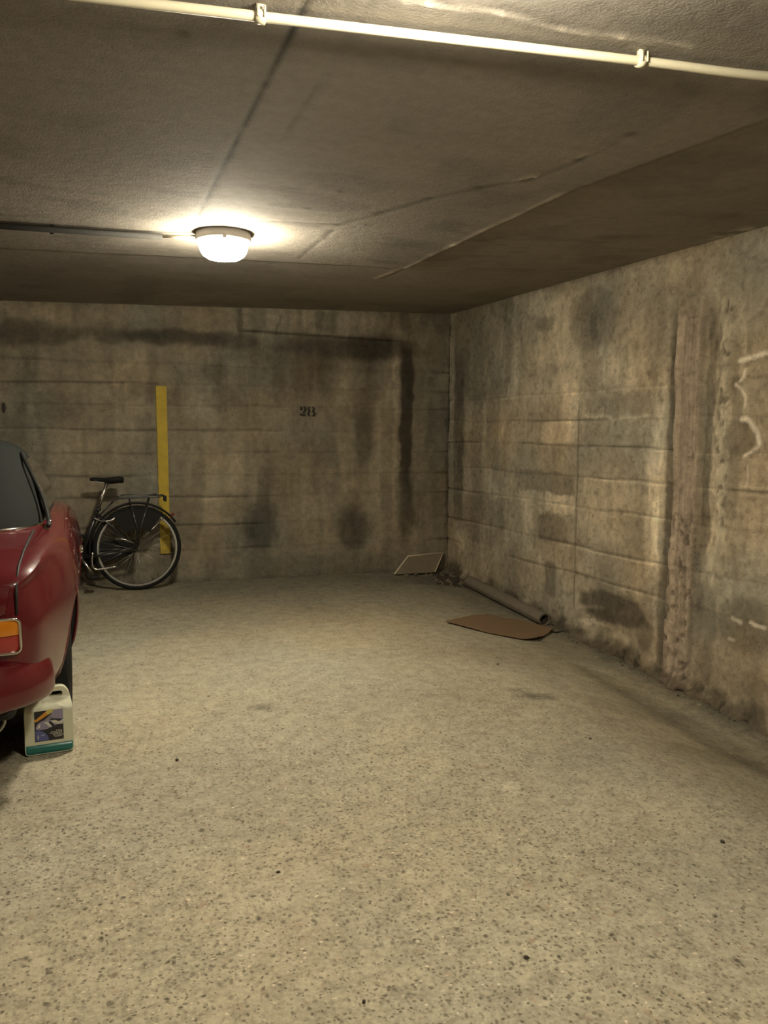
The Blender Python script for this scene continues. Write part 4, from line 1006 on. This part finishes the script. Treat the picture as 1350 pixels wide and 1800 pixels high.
    pts = [p for p in [(x*1.0, y, .919) for x, y, z in plan((.655, .655, 2.52, .91))] if p[1] < 1.0]
    pts.sort(key=lambda p: math.atan2(p[1]-1.6, p[0]) % (2*pi))
    tube(bm, pts, .0075, 8); obj('deck_beading', bm, chrome, e)
    bm = bmesh.new(); hx, a_, b_ = lv(1.1); rows = []
    for z in np.linspace(.93, 1.21, 6):
        hx, a_, b_ = lv(z); rows.append([bm.verts.new((u*hx*.88, b_+.006, z)) for u in np.linspace(-1, 1, 9)])
    for A_, B_ in zip(rows, rows[1:]):
        for k in range(8): bm.faces.new((A_[k], A_[k+1], B_[k+1], B_[k]))
    obj('windscreen', bm, glass, e)
    # wheels
    for yy in (YR, YF):
        for s in (-1, 1):
            w_ = empty('wheel'); w_.parent = e; w_.location = (.665*s, yy, WZ)
            Rm = Matrix.Rotation(pi/2*s, 4, 'Y')
            bm = bmesh.new(); lathe(bm, [(.175, -.072), (.23, -.082), (.272, -.078), (.286, -.060), (.29, -.03), (.29, .03), (.286, .060), (.272, .078), (.23, .082), (.175, .072)], 56, Rm, caps=False); obj('tyre', bm, tyre, w_)
            bm = bmesh.new(); lathe(bm, [(.176, -.07), (.165, -.055), (.165, .045), (.176, .070), (.165, .066), (.155, .040), (.06, .045), (.05, .062), (.012, .064)], 40, Rm); o = obj('rim', bm, steel, w_); auto(o, 30)
            for k in range(4):
                a = pi/4+k*pi/2; bm = bmesh.new(); lathe(bm, [(.008, .04), (.008, .056), (.003, .058)], 10, Rm @ Matrix.Translation((.085*math.cos(a), .085*math.sin(a), 0))); obj('wheel_bolt', bm, chrome, w_)
    # exhaust and underbody
    bm = bmesh.new(); tube(bm, cr([(.47, -.005, .285), (.47, .10, .285), (.46, .35, .26), (.40, .8, .22)], 5), .026, 16, caps=False); tube(bm, cr([(.47, -.004, .285), (.47, .10, .285), (.46, .35, .26), (.40, .8, .22)], 5), .021, 16, caps=False)
    obj('exhaust_pipe', bm, plain('dull_steel', (.30, .28, .25), .4, metal=.8), e)
    bm = bmesh.new(); tube(bm, cr([(.52, .05, .34), (.535, .045, .285), (.50, .04, .245), (.44, .04, .24), (.41, .05, .27)], 5), .006, 8); obj('exhaust_hanger', bm, steel, e)
    bm = bmesh.new(); box(bm, (0, 1.75, .26), (.94, 2.9, .14)); o = obj('underbody', bm, dark, e, smooth=False); bevel(o, .03, 2)
    for yy in (YR, YF):
        bm = bmesh.new(); box(bm, (0, yy, .26), (1.20, .06, .06)); obj('axle', bm, dark, e, smooth=False)
    # nose: bumper, headlamps, grille, plates
    bm = bmesh.new(); tube(bm, cr([(-.70, 3.10, .44), (-.62, 3.30, .44), (-.40, 3.39, .44), (0, 3.42, .44), (.40, 3.39, .44), (.62, 3.30, .44), (.70, 3.10, .44)], 5), .045, 12); obj('bumper', bm, paint, e)
    for s in (-1, 1):
        bm = bmesh.new(); lathe(bm, [(.085, -.03), (.085, .012), (.072, .024), (.03, .032), (.005, .033)], 28, Matrix.Translation((.52*s, 3.30, .60)) @ Matrix.Rotation(-pi/2, 4, 'X')); obj('headlamp', bm, chrome, e)
    bm = bmesh.new(); box(bm, (0, -.002, .665), (.34, .014, .11)); o = obj('number_plate', bm, plain('plate_white', (.6, .6, .55), .4), e, smooth=False); bevel(o, .004, 2)
    return e
build_car()
